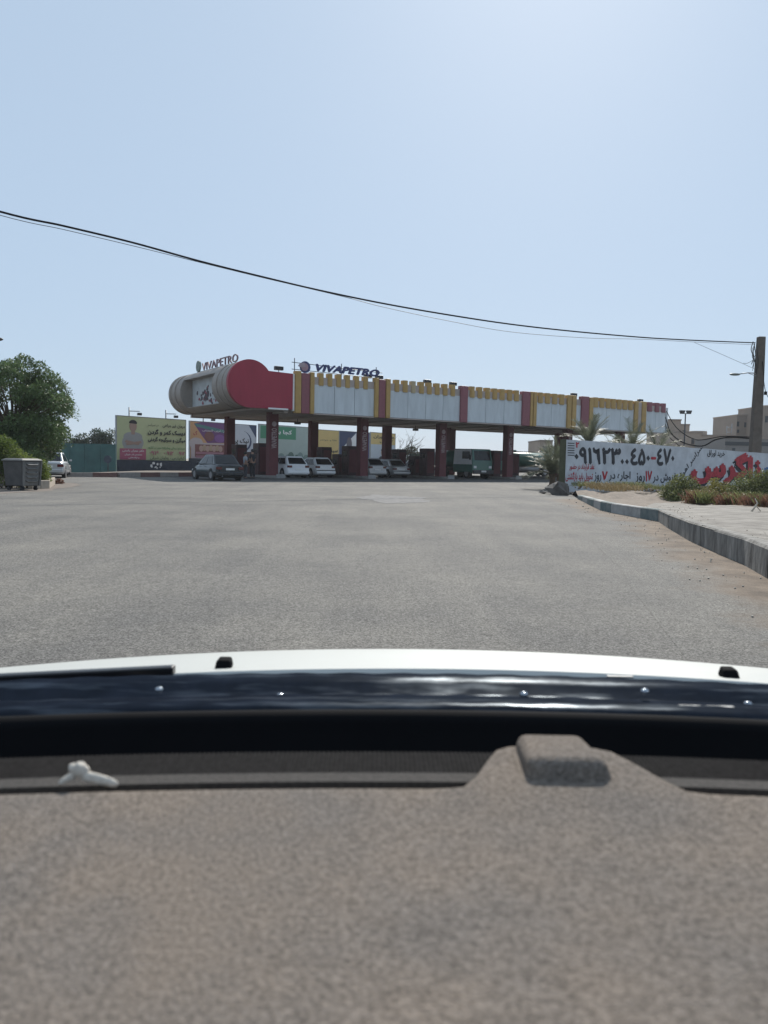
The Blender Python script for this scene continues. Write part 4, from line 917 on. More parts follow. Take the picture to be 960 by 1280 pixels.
# bare tree
q = at(492, 590, 88); bt2 = empty('bare_tree', (q.x, q.y, 0)); tag(bt2, 'leafless tree with spreading branches beside the last billboard', 'tree')
b = MB(); rs = random.Random(21)
def branch(p, d, L, r_, dep):
    n = 4; pts = [p]; 
    for i in range(n): d = (d+Vector((rs.gauss(0, .16), rs.gauss(0, .16), rs.gauss(0, .1)))).normalized(); pts.append(pts[-1]+d*L/n)
    b.tube(pts, [r_*(1-.12*i) for i in range(n+1)], 5)
    if dep:
        for k in range(3): 
            a = (d+Vector((rs.uniform(-.9, .9), rs.uniform(-.6, .6), rs.uniform(-.25, .55)))).normalized(); branch(pts[rs.choice((2, 3, 4))], a, L*.72, r_*.55, dep-1)
b.tube([(0, 0, 0), (.1, 0, 1.2)], [.16, .13], 8)
for dx in (.9, .5, 1.1, -.3): branch(Vector((.1, 0, 1.1)), Vector((dx, rs.uniform(-.2, .2), .75)).normalized(), 1.9, .075, 3)
b.build('trunk', BARK, bt2)

# palms behind and beside the wall
def palm(label, base, H, n, L, seed, spread=1.0, leaf=.5):
    rs = random.Random(seed); root = empty('palm_tree', base); tag(root, label, 'palm', 'palms around the painted wall')
    b = MB(); b.tube([(0, 0, 0), (.02, 0, H*.5), (0, 0, H)], [.17, .15, .17], 10)
    for k in range(int(H*7)): a = k*2.4; z = H*.1+k/7*.9; b.box((.16*math.cos(a), .16*math.sin(a), z), (.1, .1, .07), a)
    b.build('trunk', BARK, root); b = MB()
    for k in range(n):
        a = k*2.399+rs.uniform(-.2, .2); el_ = R(rs.uniform(15, 82)); d = Vector((math.cos(a)*math.cos(el_)*spread, math.sin(a)*math.cos(el_), math.sin(el_))); p = Vector((0, 0, H)); LL = L*rs.uniform(.75, 1.1); pts = [p]
        for j in range(12): d = (d+Vector((0, 0, -.085))).normalized(); p = p+d*LL/12; pts.append(p)
        b.tube(pts, [.018*(1-.07*i) for i in range(13)], 4)
        for j in range(2, 13):
            t_ = (pts[j]-pts[j-1]).normalized(); sd_ = t_.cross(Vector((0, 0, 1))).normalized()
            for s_ in (-1, 1):
                for h_ in (0, .5):
                    o = pts[j-1].lerp(pts[j], h_); ln = leaf*(1-.045*abs(j-6))*rs.uniform(.8, 1.1); e = o+(sd_*s_*.8+t_*.75+Vector((0, 0, rs.uniform(-.1, .35)))).normalized()*ln
                    w_ = t_*.026; b.poly([o-w_, e, o+w_])
    b.build('crown', LF3, root, recalc=False); return root
for px, py, Y, H, n, L, lab, sd_ in ((736, 560, 41.5, 2.35, 26, 1.8, 'small palm behind the left half of the painted phone number', 1), (790, 562, 43, 2.15, 34, 2.1, 'fullest palm behind the wall above the last digits', 2), (768, 566, 47, 1.9, 18, 1.5, 'low palm between the other two behind the wall', 3), (822, 566, 46, 1.9, 24, 1.8, 'palm by the right end of the canopy behind the wall', 4)):
    q = at(px, py, Y); palm(lab, (q.x, q.y, 0), H, n, L, sd_)
q = at(690, 600, 38.5); palm('dusty olive palm left of the green end of the painted wall', (q.x, q.y, 0), .8, 44, 1.7, 9, leaf=.42)
q = at(699, 600, 40.5); palm('taller dusty palm hugging the green pier beside the wall end', (q.x, q.y, 0), 1.3, 34, 1.4, 10, leaf=.42)

# shrubs and weeds in front of the wall
def rb(px, py, Y, r_): q = at(px, py, Y); return (q.x, q.y, q.z, r_)
bush('shrub', 'green shrub before the wall hiding the start of the last black word', [rb(845, 614, 25.5, 0.439), rb(858, 610, 25.8, 0.464), rb(836, 618, 25.5, 0.317), rb(868, 619, 25.5, 0.366), rb(850, 602, 25.8, 0.293), rb(845, 624, 25, 0.342), rb(862, 626, 25, 0.293)], LF4, 6500, .09, 'shrubs before the painted wall', z0=.2, asp=3.2)
bush('shrub', 'wide green shrub below the big red letters at the right edge', [rb(925, 612, 24, 0.415), rb(938, 602, 24.5, 0.439), rb(952, 610, 24, 0.512), rb(968, 604, 24, 0.549), rb(985, 612, 24, 0.488), rb(945, 620, 23.8, 0.366), rb(957, 596, 24.2, 0.268)], LF4, 7500, .09, 'shrubs before the painted wall', z0=.2, asp=3.2)
bush('shrub', 'low yellowish shrub between the two green shrubs', [rb(885, 618, 25.5, 0.317), rb(898, 612, 26, 0.342), rb(910, 616, 25.6, 0.317), rb(876, 622, 25, 0.244), rb(893, 604, 26.5, 0.195)], leafmat('yellow green leaves', (.12, .12, .03), (.26, .23, .07), trans=.35), 3600, .08, 'shrubs before the painted wall', z0=.2, asp=3.2)
def weeds(name, label, L, m, n, h, rs, cat='weeds', kind=None):
    b = MB()
    for i in range(n):
        px, py, Y, sp_ = rs.choice(L); q = at(px, py, Y); x, y = q.x+rs.gauss(0, sp_), q.y+rs.gauss(0, sp_*.8); z = q.z-.03
        hh = h*rs.uniform(.4, 1.2); dx, dy = rs.gauss(0, .35)*hh, rs.gauss(0, .35)*hh; w_ = .007
        b.poly([(x-w_, y, z), (x+w_, y, z), (x+dx*.5+w_*.8, y+dy*.5, z+hh*.65), (x+dx, y+dy, z+hh)])
        if rs.random() < .4: leaves(b, (x+dx*.7, y+dy*.7, z+hh*.8), hh*.15, 3, .05, rs=rs)
    return tag(b.build(name, m, recalc=False), label, cat, kind='stuff')
weeds('dry_grass', 'dry straw coloured grass tufts at the foot of the painted wall', [(757, 611, 31, .35), (765, 613, 30, .3), (750, 609, 32, .3), (775, 610, 31.5, .4), (785, 612, 31, .3)], LF5, 900, .24, rs)
weeds('green_grass', 'green grass fringe along the foot of the painted wall', [(775, 607, 32.5, .4), (790, 607, 33, .4), (740, 607, 33, .35), (805, 609, 33, .5), (822, 611, 33, .5), (730, 607, 33, .3)], LF4, 1000, .2, rs)
cl = []
for k in range(34):
    f = rs.random(); px = 868+112*f; cl.append((px, 626+9*f+rs.uniform(-3, 4), 22.3-2.6*f+rs.uniform(-.6, .5), rs.uniform(.07, .2)))
weeds('dry_weeds', 'reddish brown dry weeds at the right edge of the sidewalk', cl[:20], LF6, 3400, .28, rs)
weeds('dry_weeds', 'straw coloured dry stalks mixed among the reddish weeds', cl[12:26], LF5, 1300, .3, rs)
weeds('dry_weeds', 'green sprigs mixed among the reddish weeds', cl[20:], LF4, 1500, .34, rs)
q = at(944, 640, 17); b = MB(); b.tube([(q.x-.1, q.y, q.z-.02), (q.x-.02, q.y, q.z+.1), (q.x+.03, q.y-.02, q.z+.2), (q.x-.02, q.y, q.z+.3)], [.02, .022, .015, .008], 6); b.tube([(q.x-.0, q.y, q.z+.15), (q.x+.12, q.y, q.z+.02)], [.015, .008], 6)
tag(b.build('dry_branch', mat('bleached wood', (.5, .44, .36), .8)), 'pale bleached forked stick standing among the reddish weeds', 'stick')

# ------------------------------------------------------------ buildings on the right
BW = mat('beige building wall', (.34, .27, .215), .9, var=.12, scale=.3, detail=8); BW2 = mat('tan building wall', (.25, .205, .17), .9, var=.12, scale=.3); WIN = mat('dark window', (.03, .035, .04), .3)
def building(label, Y, blocks, wins=(), dome=None, m=BW, dep=9, bands=()):
    q = at(blocks[0][0], 580, Y); root = empty('building', (q.x, Y, 0)); tag(root, label, 'building', 'buildings beyond the painted wall')
    for i, (x0, x1, yt) in enumerate(blocks):
        a, c = at(x0, 580, Y), at(x1, 580, Y); h = at((x0+x1)/2, yt, Y).z
        b = MB(); b.box(((a.x+c.x)/2, Y+dep/2+i*.01, h/2), (c.x-a.x-.004, dep, h)); o = put(b.build('wall', m), root)
        b = MB(); b.box(((a.x+c.x)/2, Y+dep/2+i*.01, h+.09), (c.x-a.x+.1, dep+.2, .18)); put(b.build('parapet', BW2 if m is BW else BW), root)
    for x0, x1, y0, y1 in wins:
        a, c = at(x0, y1, Y), at(x1, y0, Y); b = MB(); b.box(((a.x+c.x)/2, Y-.02, (a.z+c.z)/2), (c.x-a.x, .03, c.z-a.z)); f_ = put(b.build('window', WIN), root)
        b = MB(); b.box(((a.x+c.x)/2, Y-.05, a.z-.06), (c.x-a.x+.2, .1, .08)); o = b.build('sill', BW2, f_)
    for x0, x1, y0, y1 in bands:
        a, c = at(x0, y1, Y), at(x1, y0, Y); b = MB(); b.box(((a.x+c.x)/2, Y-.03, (a.z+c.z)/2), (c.x-a.x, .05, c.z-a.z)); put(b.build('canopy_band', WIN), root)
    if dome:
        x0, x1, yt = dome; a, c = at(x0, 545, Y), at(x1, 545, Y); h = at((x0+x1)/2, yt, Y).z; r_ = (c.x-a.x)/2
        b = MB(); b.tube([((a.x+c.x)/2, Y+4, h-1.6), ((a.x+c.x)/2, Y+4, h-.3), ((a.x+c.x)/2, Y+4, h)], [r_*.85, r_, r_*.97], 24); put(b.build('roof_tank', BW), root)
    return root
building('stepped pale block behind the right end of the canopy', 112, [(833, 849, 525.5), (849.2, 860, 531.5)], [(853, 857, 538, 543)])
building('long low beige building with a round roof tank', 104, [(846, 876, 541), (876.2, 919, 545.2)], [(864, 868, 549, 555), (883, 889, 550, 556)], dome=(876, 898.5, 537.5))
building('large beige block left of the utility pole', 124, [(918.5, 946, 519.5), (946.2, 952, 523)], [(921, 924, 527, 533), (930, 934, 528, 534), (938, 941, 528, 534), (921, 924, 537, 541)], m=BW2)
building('tallest tan block at the right edge behind the pole', 118, [(953, 1010, 508.5)], [(956, 960, 520, 528)], m=BW2)
building('low flat roofed block with dark bands behind the red letters', 92, [(905, 1000, 548.5)], [(915, 919, 560, 565)], m=mat('grey beige wall', (.22, .2, .185), .9), bands=[(906, 990, 553.5, 556.5), (960, 985, 547.5, 549)])
building('small pale building seen between the last columns', 108, [(674.5, 690, 551.5)], [(678, 681, 558, 564)])
# antenna frame on the beige block
q = at(913, 530, 104); a = empty('antenna_frame', (q.x, 104, 3)); tag(a, 'thin antenna frame standing on the long low roof', 'antenna')
zb = at(913, 545.5, 104).z; zt2 = at(913, 529, 104).z
b = MB(); 
for x in (0, .55): b.tube([(q.x+x*1.2, 105, zb-.1), (q.x+x*1.2, 105, zt2 - (0 if x else 0.3))], .05, 6)
b.tube([(q.x, 105, zt2-.5), (q.x+.66, 105, zt2-.5)], .05, 6); b.tube([(q.x, 105, zb+.6), (q.x+.66, 105, zb+.6)], .04, 6); put(b.build('frame', STEEL), a)
# floodlight pole
q = at(855, 560, 62); z1 = at(855, 517, 62).z; fp = empty('floodlight_pole', (q.x, 62, 0)); tag(fp, 'slim pole with two floodlights between the canopy and the buildings', 'light pole')
b = MB(); b.tube([(q.x, 62, 0), (q.x, 62, z1)], [.07, .05], 8); put(b.build('pole', DKM), fp)
b = MB(); b.box((q.x, 62, z1), (.75, .05, .05)); put(b.build('crossbar', DKM), fp)
for s_ in (-1, 1): b = MB(); b.loft([[(q.x+s_*.27-.2, 61.85, z1+.25), (q.x+s_*.27+.2, 61.85, z1+.25), (q.x+s_*.27+.2, 62.15, z1+.25), (q.x+s_*.27-.2, 62.15, z1+.25)], [(q.x+s_*.27-.14, 61.9, z1-.02), (q.x+s_*.27+.14, 61.9, z1-.02), (q.x+s_*.27+.14, 62.1, z1-.02), (q.x+s_*.27-.14, 62.1, z1-.02)]], smooth=False); put(b.build('lamp_head', DKM), fp)

# ------------------------------------------------------------ utility pole, lamp, cables
PY = 52.0; pb_ = at(942.5, 585, PY); pt_ = at(951.5, 421, PY)
pole = empty('utility_pole', (pb_.x, PY, 0)); tag(pole, 'tall tapering brown concrete utility pole behind the wall at the right', 'pole')
dirp = (pt_-pb_).normalized(); base = pb_+dirp*((0-pb_.z)/dirp.z)
b = MB(); n_ = 10
def sq(c, a): return [(c.x-a, c.y-a*.8, c.z), (c.x+a, c.y-a*.8, c.z), (c.x+a, c.y+a*.8, c.z), (c.x-a, c.y+a*.8, c.z)]
b.loft([sq(base, .36), sq(base.lerp(pt_, .5), .30), sq(pt_, .235)], smooth=False); put(b.build('pole_shaft', POLEM, bevel=.04), pole)
b = MB(); c_ = at(944.5, 466.5, PY-.2); e_ = at(924, 467.5, PY-.6); mid = at(935, 466, PY-.4)
b.tube([c_, mid, e_], .035, 8); b.tube([at(945, 470, PY-.2), at(935.5, 466.5, PY-.4)], .02, 6); put(b.build('lamp_arm', STEEL), pole)
b = MB(); hC = at(918.5, 468, PY-.7); b.ball(hC, .36, 14, (1, .45, .24)); put(b.build('lamp_head', mat('lamp housing', (.13, .15, .14), .5)), pole)
def curve_tube(name, pts, r_, m, label=None, cat=None, group=None, parent=None, steps=8):
    # Catmull-Rom through points
    P_ = [Vector(p) for p in pts]; P_ = [P_[0]*2-P_[1]]+P_+[P_[-1]*2-P_[-2]]; out = []
    for i in range(1, len(P_)-2):
        for k in range(steps):
            t_ = k/steps; a, b_, c, d = P_[i-1:i+3]
            out.append(.5*((2*b_)+(c-a)*t_+(2*a-5*b_+4*c-d)*t_*t_+(3*b_-a-3*c+d)*t_**3))
    out.append(P_[-2]); b = MB(); b.tube(out, r_, 6); o = b.build(name, m)
    if label: tag(o, label, cat, group)
    if parent: put(o, parent)
    return o
def cable_pts(L):  # (px, py) on the vertical plane of the span
    A = at(944, 428, PY); B_ = at(0, 264, 25); A.z = B_.z = 0; d = (B_-A).normalized(); nn = Vector((-d.y, d.x, 0)); return [hit(px, py, A, nn) for px, py in L], d
CAB = mat('black cable', (.015, .015, .016), .95, spec=0)
L1, dd = cable_pts([(944, 428.5), (900, 426.8), (850, 424.5), (800, 421.5), (720, 414.5), (640, 405.5), (560, 393.5), (480, 379.5), (400, 363), (330, 346.5), (250, 326.5), (165, 303), (80, 282.5), (0, 264.5)])
far_ = L1[-1]+(L1[-1]-L1[-2])*2.6; far_.z += .35
curve_tube('overhead_cable', L1+[far_], .034, CAB, 'thick black twisted cable crossing the whole sky to the utility pole', 'cable', 'overhead cables')
L2, dd = cable_pts([(944, 431), (868, 427.5), (800, 424), (735, 422.5), (640, 415), (560, 401), (480, 384), (430, 371), (330, 347.5), (250, 328), (165, 307), (80, 287), (0, 269)])
f2_ = L2[-1]+(L2[-1]-L2[-2])*2.6; f2_.z += .35
curve_tube('overhead_cable', L2+[f2_], .012, mat('thin grey wire', (.16, .17, .19), .6), 'thin pale wire sagging just below the thick cable', 'cable', 'overhead cables')
L3 = [at(868, 428, PY+1), at(900, 442, PY+.6), at(925, 453, PY+.3), at(944, 461.5, PY)]
curve_tube('overhead_cable', L3, .012, mat('thin grey wire', (.16, .17, .19), .6), 'short thin wire dropping from the thick cable towards the lamp arm', 'cable', 'overhead cables')
# off-frame pole that carries the left end
b = MB(); b.tube([(far_.x, far_.y, 0), (far_.x, far_.y, far_.z+.4)], [.22, .15], 10); tag(b.build('utility_pole', POLEM, loc=(far_.x, far_.y, 0)), 'concrete utility pole beyond the left edge holding the cable', 'pole')
rs = random.Random(4)
for k in range(7):
    x0 = 941+rs.uniform(-1, 5); y0 = 427+k*1.5; pts = [at(x0, y0, PY-.3), at(x0+rs.uniform(-3, 2), y0+10, PY-.35), at(x0+rs.uniform(-1, 3), y0+20, PY-.3), at(x0+rs.uniform(-3, 3), y0+28+rs.uniform(0, 6), PY-.3)]
    curve_tube('cable_loop', pts, .025 if k < 3 else .014, CAB, parent=pole)
curve_tube('cable_loop', [at(944, 444, PY-.3), at(941, 450, PY-.4), at(934, 454, PY-.4), at(929, 454, PY-.4)], .014, CAB, parent=pole)
curve_tube('cable_drop', [at(951, 440, PY), at(954, 460, PY-.3), at(955, 478, PY-.3), at(958, 492, PY-.4), at(966, 505, PY-.5)], .022, CAB, parent=pole)
b = MB(); q = at(957, 491.5, PY-.4); b.box(q, (.16, .12, .22)); put(b.build('insulator', CAB), pole)
# looping cables canopy end -> pole
te = P(TE, .1)
curve_tube('slack_cable', [at(833, 514, 69), at(842, 530, 66), at(853, 541, 62), at(868, 549, 58), at(880, 549.5, 57), at(905, 545.5, 55), at(942, 546.5, PY+.2)], .035, CAB, 'upper slack cable looping from the canopy corner to the pole', 'cable', 'slack cables by the canopy end')
curve_tube('slack_cable', [at(832, 522, 69), at(838, 540, 66), at(850, 551, 62), at(865, 556.5, 58), at(880, 557, 57), at(895, 549.5, 55), at(915, 546.5, 54), at(942, 548.5, PY+.2)], .05, CAB, 'lower thicker slack cable hanging above the painted wall', 'cable', 'slack cables by the canopy end')
curve_tube('slack_cable', [at(832, 530, 69), at(836, 545, 66), at(844, 553, 63), at(850, 558, 61)], .03, CAB, 'short cable dropping from the canopy end towards the palms', 'cable', 'slack cables by the canopy end')
# street lamp at far left, only its head reaches the frame
q = at(-48, 600, 30); zl = at(0, 424, 30); sl_ = empty('street_lamp', (q.x, 30, 0)); tag(sl_, 'street lamp at the left edge with only its lamp head in view', 'street lamp')
b = MB(); b.tube([(q.x, 30, 0), (q.x, 30, zl.z-.3), (q.x+.2, 30, zl.z), (zl.x-.45, 30, zl.z+.03)], [.1, .07, .045, .04], 8); put(b.build('pole', STEEL), sl_)
b = MB(); b.ball((zl.x-.2, 30, zl.z), .33, 14, (1, .4, .25)); put(b.build('lamp_head', DKM), sl_)

# ------------------------------------------------------------ the car we sit in
CX = .125
FAB = mat('grey flocked dashboard fabric', (.166, .145, .128), .97, var=.45, scale=330, bump=.4, bscale=500, spec=.1, detail=3)
t = FAB.node_tree; bsdf = t.nodes['Principled BSDF']; src = bsdf.inputs['Base Color'].links[0].from_socket
tc = t.nodes.new('ShaderNodeTexCoord'); nz = t.nodes.new('ShaderNodeTexNoise'); nz.inputs['Scale'].default_value = 14; nz.inputs['Detail'].default_value = 8; t.links.new(tc.outputs['Object'], nz.inputs['Vector'])
cr = t.nodes.new('ShaderNodeValToRGB'); cr.color_ramp.elements[0].position = .35; cr.color_ramp.elements[1].position = .65; cr.color_ramp.elements[0].color = (.92, .93, .94, 1); cr.color_ramp.elements[1].color = (1.08, 1.04, .99, 1)
t.links.new(nz.outputs[0], cr.inputs[0]); mx = t.nodes.new('ShaderNodeMix'); mx.data_type = 'RGBA'; mx.blend_type = 'MULTIPLY'; mx.inputs[0].default_value = 1
t.links.new(src, mx.inputs[6]); t.links.new(cr.outputs[0], mx.inputs[7]); t.links.new(mx.outputs[2], bsdf.inputs['Base Color'])
BLK = mat('black trim', (.006, .006, .007), .9, var=.2, spec=.1); VENT = mat('dark vent plastic', (.024, .022, .021), .95, var=.3, scale=80, bump=.4)
COWL = mat('glossy black cowl', (.008, .011, .018), .7, var=.4, scale=18, spec=0)
t = COWL.node_tree; bs_ = t.nodes['Principled BSDF']; gl = t.nodes.new('ShaderNodeBsdfGlossy'); gl.inputs['Roughness'].default_value = .28; gl.inputs[0].default_value = (.8, .9, 1, 1)
tc = t.nodes.new('ShaderNodeTexCoord'); mp = t.nodes.new('ShaderNodeMapping'); mp.inputs['Scale'].default_value = (9, 60, 30); t.links.new(tc.outputs['Object'], mp.inputs[0])
nz = t.nodes.new('ShaderNodeTexNoise'); nz.inputs['Scale'].default_value = 1; nz.inputs['Detail'].default_value = 3; t.links.new(mp.outputs[0], nz.inputs[0])
mr = t.nodes.new('ShaderNodeMapRange'); mr.inputs[1].default_value = .5; mr.inputs[2].default_value = .72; mr.inputs[3].default_value = .012; mr.inputs[4].default_value = .09; t.links.new(nz.outputs[0], mr.inputs[0])
mx = t.nodes.new('ShaderNodeMixShader'); t.links.new(mr.outputs[0], mx.inputs[0]); t.links.new(bs_.outputs[0], mx.inputs[1]); t.links.new(gl.outputs[0], mx.inputs[2]); t.links.new(mx.outputs[0], t.nodes['Material Output'].inputs[0])
car = empty('car_interior_and_hood', (CX, .5, 0)); tag(car, 'white car seen from inside, grey fabric dashboard and white hood in the foreground', 'car')
cput = lambda o: put(o, car)
def smooth(a, b_, x): x = max(0, min(1, (x-a)/(b_-a))); return x*x*(3-2*x)
BX = at(715, 960, .53).x
ZD = at(480, 985, .52).z
def dash_edge(x):  # world y of the dash's far edge
    return .525-.10*(x-CX)**2+.075*(1-smooth(.035, .080, abs(x-BX)))
b = MB(); NX, NY = 150, 46; V = []
for j in range(NY+1):
    row = []
    for i in range(NX+1):
        x = CX-.82+1.64*i/NX; e = dash_edge(x); y = .14+(e-.14)*(j/NY); z = ZD+.002-.03*(x-CX)**2
        mo = 1-smooth(.045, .105, abs(x-BX)); z += .003*mo*smooth(.47, .53, y)
        if j == NY: z -= .004
        row.append(b.b.verts.new((x, y, z)))
    V.append(row)
row = [b.b.verts.new((q.co.x, q.co.y+.001, q.co.z-.03)) for q in V[-1]]; V.append(row)
for j in range(len(V)-1):
    for i in range(NX): f = b.b.faces.new((V[j][i], V[j][i+1], V[j+1][i+1], V[j+1][i])); f.smooth = True
cput(b.build('dashboard', FAB))
b = MB(); V = []
for dy, dz in ((-.03, -.035), (.10, -.035)):
    V.append([b.b.verts.new((CX-.82+1.64*i/60, .525-.10*(1.64*i/60-.82)**2+dy, ZD-.03*(1.64*i/60-.82)**2+dz)) for i in range(61)])
for i in range(60): b.b.faces.new((V[0][i], V[0][i+1], V[1][i+1], V[1][i]))
cput(b.build('slot_floor', BLK))
# ribbed defroster strip beyond the groove
b = MB(); V = []
for j, (dy, dz) in enumerate(((.018, -.034), (.0185, -.033), (.020, -.001), (.036, -.001), (.040, -.003), (.080, -.002), (.085, -.05))):
    row = []
    for i in range(901):
        x = CX-.82+1.64*i/900; rib = .0006*(1 if i % 2 else -1) if 3 < j < 6 else 0; row.append(b.b.verts.new((x, .525-.10*(x-CX)**2+dy, ZD-.004-.03*(x-CX)**2+dz+rib)))
    V.append(row)
for j in range(len(V)-1):
    for i in range(900): b.b.faces.new((V[j][i], V[j][i+1], V[j+1][i+1], V[j+1][i])).material_index = 0 if j < 3 else 1
cput(b.build('defroster_strip', [mat('grey brown ledge', (.052, .046, .041), .97, var=.4, scale=300, bump=.4), mat('black ribbed vent', (.014, .013, .013), .98, var=.5, scale=200, spec=.1)]))
b = MB(); hw0, hw1 = .031, .028; y0, y1 = .528, .594; zb_, zt_ = ZD-.01, ZD+.019
b.loft([[(BX-hw0, y0-.006, zb_), (BX+hw0+.004, y0-.006, zb_), (BX+hw0, y1, zb_), (BX-hw0, y1, zb_)], [(BX-hw1-.004, y0+.003, zt_), (BX+hw1-.003, y0+.003, zt_), (BX+hw1-.006, y1, zt_-.004), (BX-hw1, y1, zt_-.004)]], smooth=False)
cput(b.build('sensor_housing', FAB, bevel=.007, seg=4))
# black gutter, windscreen base and seal
def strip(name, prof, m, x0=CX-.86, x1=CX+.86, bow=-.10, n=60, drop=-.03, wob=0):
    b = MB(); V = []
    for (y, z) in prof:
        V.append([b.b.verts.new((x0+(x1-x0)*i/n, y+bow*((x0+(x1-x0)*i/n)-CX)**2, z+drop*((x0+(x1-x0)*i/n)-CX)**2+(wob*math.sin(i*1.3+y*90) if wob else 0))) for i in range(n+1)])
    for j in range(len(V)-1):
        for i in range(n): b.b.faces.new((V[j][i], V[j][i+1], V[j+1][i+1], V[j+1][i])).smooth = True
    return cput(b.build(name, m))
strip('windscreen_gutter', [(.60, ZD-.02), (.61, ZD-.05), (.70, ZD-.065), (.715, ZD-.02)], BLK)
zA = at(480, 889, .73).z; zB = at(480, 838, .90).z
strip('windscreen_seal', [(.712, ZD-.04), (.715, zA-.004), (.722, zA+.003), (.732, zA+.002)], BLK)
strip('cowl', [(.733, zA-.012), (.735, zA+.001), (.755, zA+.003), (.775, zA-.001), (.80, zA-.004), (.812, zA-.012), (.83, zA-.012), (.84, zA-.004), (.87, zB+.006), (.885, zB+.001), (.90, zB-.006), (.905, zB-.04)], COWL, wob=.0006, n=140)
for px, py in ((42, 880), (199, 862), (350, 870), (655, 868), (806, 864), (935, 880)):
    q = at(px, py, .80); b = MB(); b.ball((q.x, q.y, q.z), .0045, 10, (1, 1, .7)); cput(b.build('screw', mat('screw', (.35, .38, .42), .15, metal=.8)))
for px, py, ln in ((540, 880, .075), (880, 886, .06), (925, 889, .07), (775, 848, .03)):
    q = at(px, py, .775 if py > 870 else .885); b = MB(); b.box((q.x, q.y, q.z+.002), (ln, .005, .002)); cput(b.build('light_streak', mat('pale light streak', (.25, .25, .24), .4)))  # pale strips added to stand for light streaks on the cowl
# wipers
WB = mat('wiper rubber', (.008, .008, .01), .35, spec=.5)
def wiper(x0, x1, y0, y1, z0, z1):
    b = MB(); b.prism([(x0, y0-.007, z0), (x1, y1-.007, z1), (x1, y1+.007, z1), (x0, y0+.007, z0)], (0, 0, .012)); b.prism([(x0, y0-.002, z0-.01), (x1, y1-.002, z1-.01), (x1, y1+.002, z1-.01), (x0, y0+.002, z0-.01)], (0, 0, .01)); cput(b.build('wiper_blade', WB, bevel=.003))
    b = MB(); xm, ym, zm = (x0+x1)/2, (y0+y1)/2, (z0+z1)/2; b.tube([(xm, ym-.02, zm+.002), (xm+(x1-x0)*.32, ym-.022, zm+.004), (xm+(x1-x0)*.55, ym-.03, zm-.008)], [.006, .008, .011], 8); cput(b.build('wiper_arm', WB))
a = at(-60, 852, .91); c = at(218, 838, .935); wiper(a.x, c.x, a.y, c.y, a.z-.006, c.z-.006)
a = at(560, 866, .86); c = at(1010, 884, .83); wiper(a.x, c.x, a.y, c.y, a.z-.008, c.z-.010)
# hood
b = MB(); NX = 90; prof = []
zr = at(480, 834, .95).z; zc_ = at(400, 811, 1.22).z
def hz(y):    # crest shape: the silhouette lies near y = 1.2
    return zr + (zc_-zr)*((y-.95)/.27) if y < 1.22 else zc_ + (zc_-zr)/.27*(y-1.22) - .55*(y-1.22)**2
ys = [.935, .938, .945, .96, 1.0, 1.05, 1.1, 1.15, 1.2, 1.25, 1.3, 1.4, 1.5, 1.6, 1.7, 1.8, 1.86, 1.9]
V = []
for k, y in enumerate(ys):
    row = []
    for i in range(NX+1):
        x = CX-.86+1.72*i/NX; dx = x-CX
        edge = -.085*dx*dx*(1 if y < 1.1 else .8)
        z = hz(max(y, .945))-.062*dx*dx-.25*max(0, abs(dx)-.74)**2*4
        if k == 0: z -= .03
        if k == 1: z -= .006
        if y > 1.75: z -= (y-1.75)**2*4
        row.append(b.b.verts.new((x, y+edge, z)))
    V.append(row)
for j in range(len(V)-1):
    for i in range(NX): b.b.faces.new((V[j][i], V[j][i+1], V[j+1][i+1], V[j+1][i])).smooth = j > 2
HOODM = mat('white hood paint', (.50, .51, .48), .45, var=.04, scale=3, coat=.2)
hood = cput(b.build('hood', HOODM))
for sx in (-1, 1):
    b = MB(); x = CX+sx*.925; b.loft([[(x-.1, y, z0), (x+.07, y, z0), (x+.085, y, (z0+z1)/2), (x+.04, y, z1), (x-.1, y, z1+.012)] for y, z0, z1 in ((.2, .4, .93), (.9, .4, .92), (1.3, .38, .85), (1.8, .36, .7), (2.0, .4, .55))], smooth=True); cput(b.build('fender', HOODM))
b = MB(); b.box((CX, 1.93, .45), (1.5, .14, .42)); cput(b.build('front_bumper', HOODM, bevel=.05))
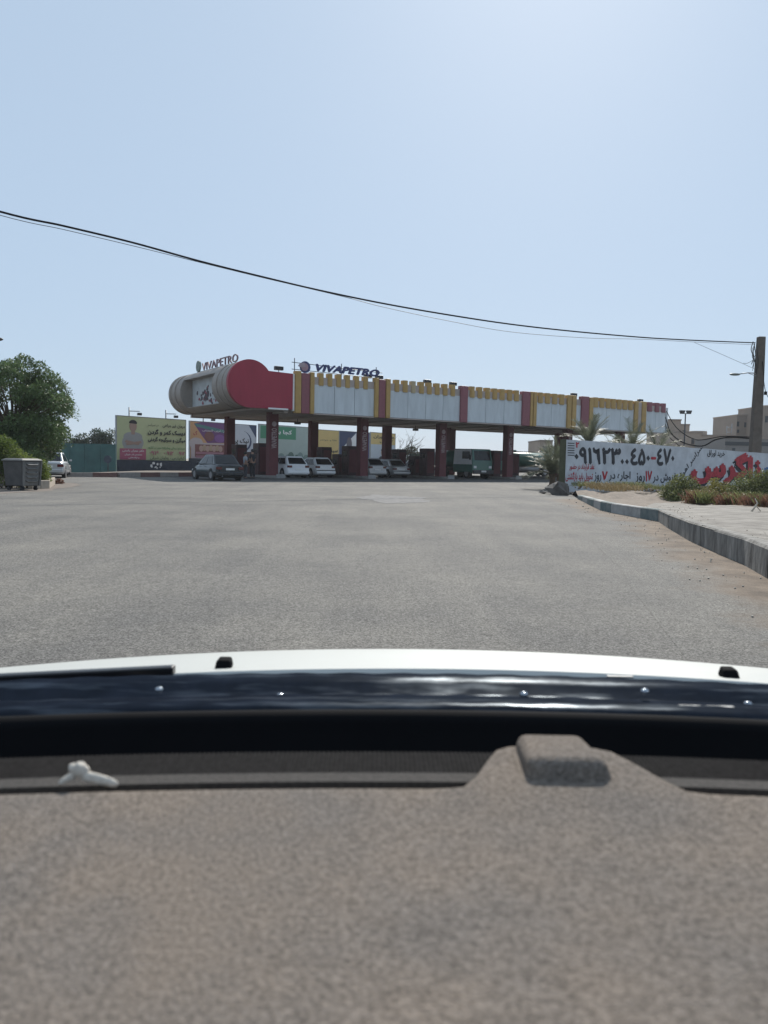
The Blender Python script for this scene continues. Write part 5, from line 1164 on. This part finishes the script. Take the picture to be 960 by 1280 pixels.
for px, py in ((280.5, 826), (911, 843.5)):
    q = at(px, py, .985); b = MB(); w_ = .0115
    z0 = hz(.985)-.075*(q.x-CX)**2-.001
    b.loft([[(q.x-w_, q.y-.012, z0), (q.x+w_, q.y-.012, z0), (q.x+w_*.85, q.y+.014, z0), (q.x-w_*.85, q.y+.014, z0)], [(q.x-w_*.85, q.y-.006, z0+.012), (q.x+w_*.85, q.y-.006, z0+.012), (q.x+w_*.7, q.y+.010, z0+.014), (q.x-w_*.7, q.y+.010, z0+.014)]], smooth=False)
    o = b.build('washer_nozzle', BLK, hood, bevel=.003); o.matrix_parent_inverse = hood.matrix_world.inverted() if False else Matrix.Identity(4)
    o.matrix_parent_inverse = (car.matrix_basis @ hood.matrix_parent_inverse).inverted()
# crumpled tissue
TI = mat('off white tissue', (.62, .57, .50), .8, var=.15, scale=120, bump=.5)
hd_ = at(98, 960, .522)
def tp(px, py, Y=.522): return at(px, py, Y)
b = MB(); rs = random.Random(8)
b.tube([tp(98, 952), tp(101, 962), tp(97, 970)], [0.00333, 0.00555, 0.00481], 8)
b.tube([tp(92, 954), tp(92, 962), tp(95, 969)], [0.00296, 0.00407, 0.00370], 7)
b.tube([tp(106, 957), tp(108, 964), tp(104, 970)], [0.00259, 0.00370, 0.00370], 7)
b.tube([tp(97, 968), tp(84, 974), tp(72, 980.5)], [0.00444, 0.00333, 0.00185], 8)
b.tube([tp(100, 968), tp(120, 973), tp(136, 977), tp(149, 981)], [0.00481, 0.00370, 0.00333, 0.00185], 8)
for vv in b.b.verts: vv.co += Vector((rs.gauss(0, 1), rs.gauss(0, 1), rs.gauss(0, 1)))*.0006
o = b.build('tissue', TI, loc=tp(98, 980)); tag(o, 'small white crumpled scrap of tissue on the dashboard edge at left', 'tissue')
s_ = o.modifiers.new('s', 'SUBSURF'); s_.levels = 1; s_.render_levels = 1

# ------------------------------------------------------------ dusty air
hm = bpy.data.materials.new('haze'); hm.use_nodes = True; t = hm.node_tree; t.nodes.remove(t.nodes['Principled BSDF'])
pv = t.nodes.new('ShaderNodeVolumePrincipled'); pv.inputs['Density'].default_value = .00035; pv.inputs['Color'].default_value = (.86, .90, .94, 1); pv.inputs['Anisotropy'].default_value = .2
t.links.new(pv.outputs[0], t.nodes['Material Output'].inputs['Volume'])
b = MB(); b.box((0, 450, 6.5), (1900, 1600, 15.1)); tag(b.build('haze', hm), 'thin dusty air over the whole place', 'haze', kind='stuff')
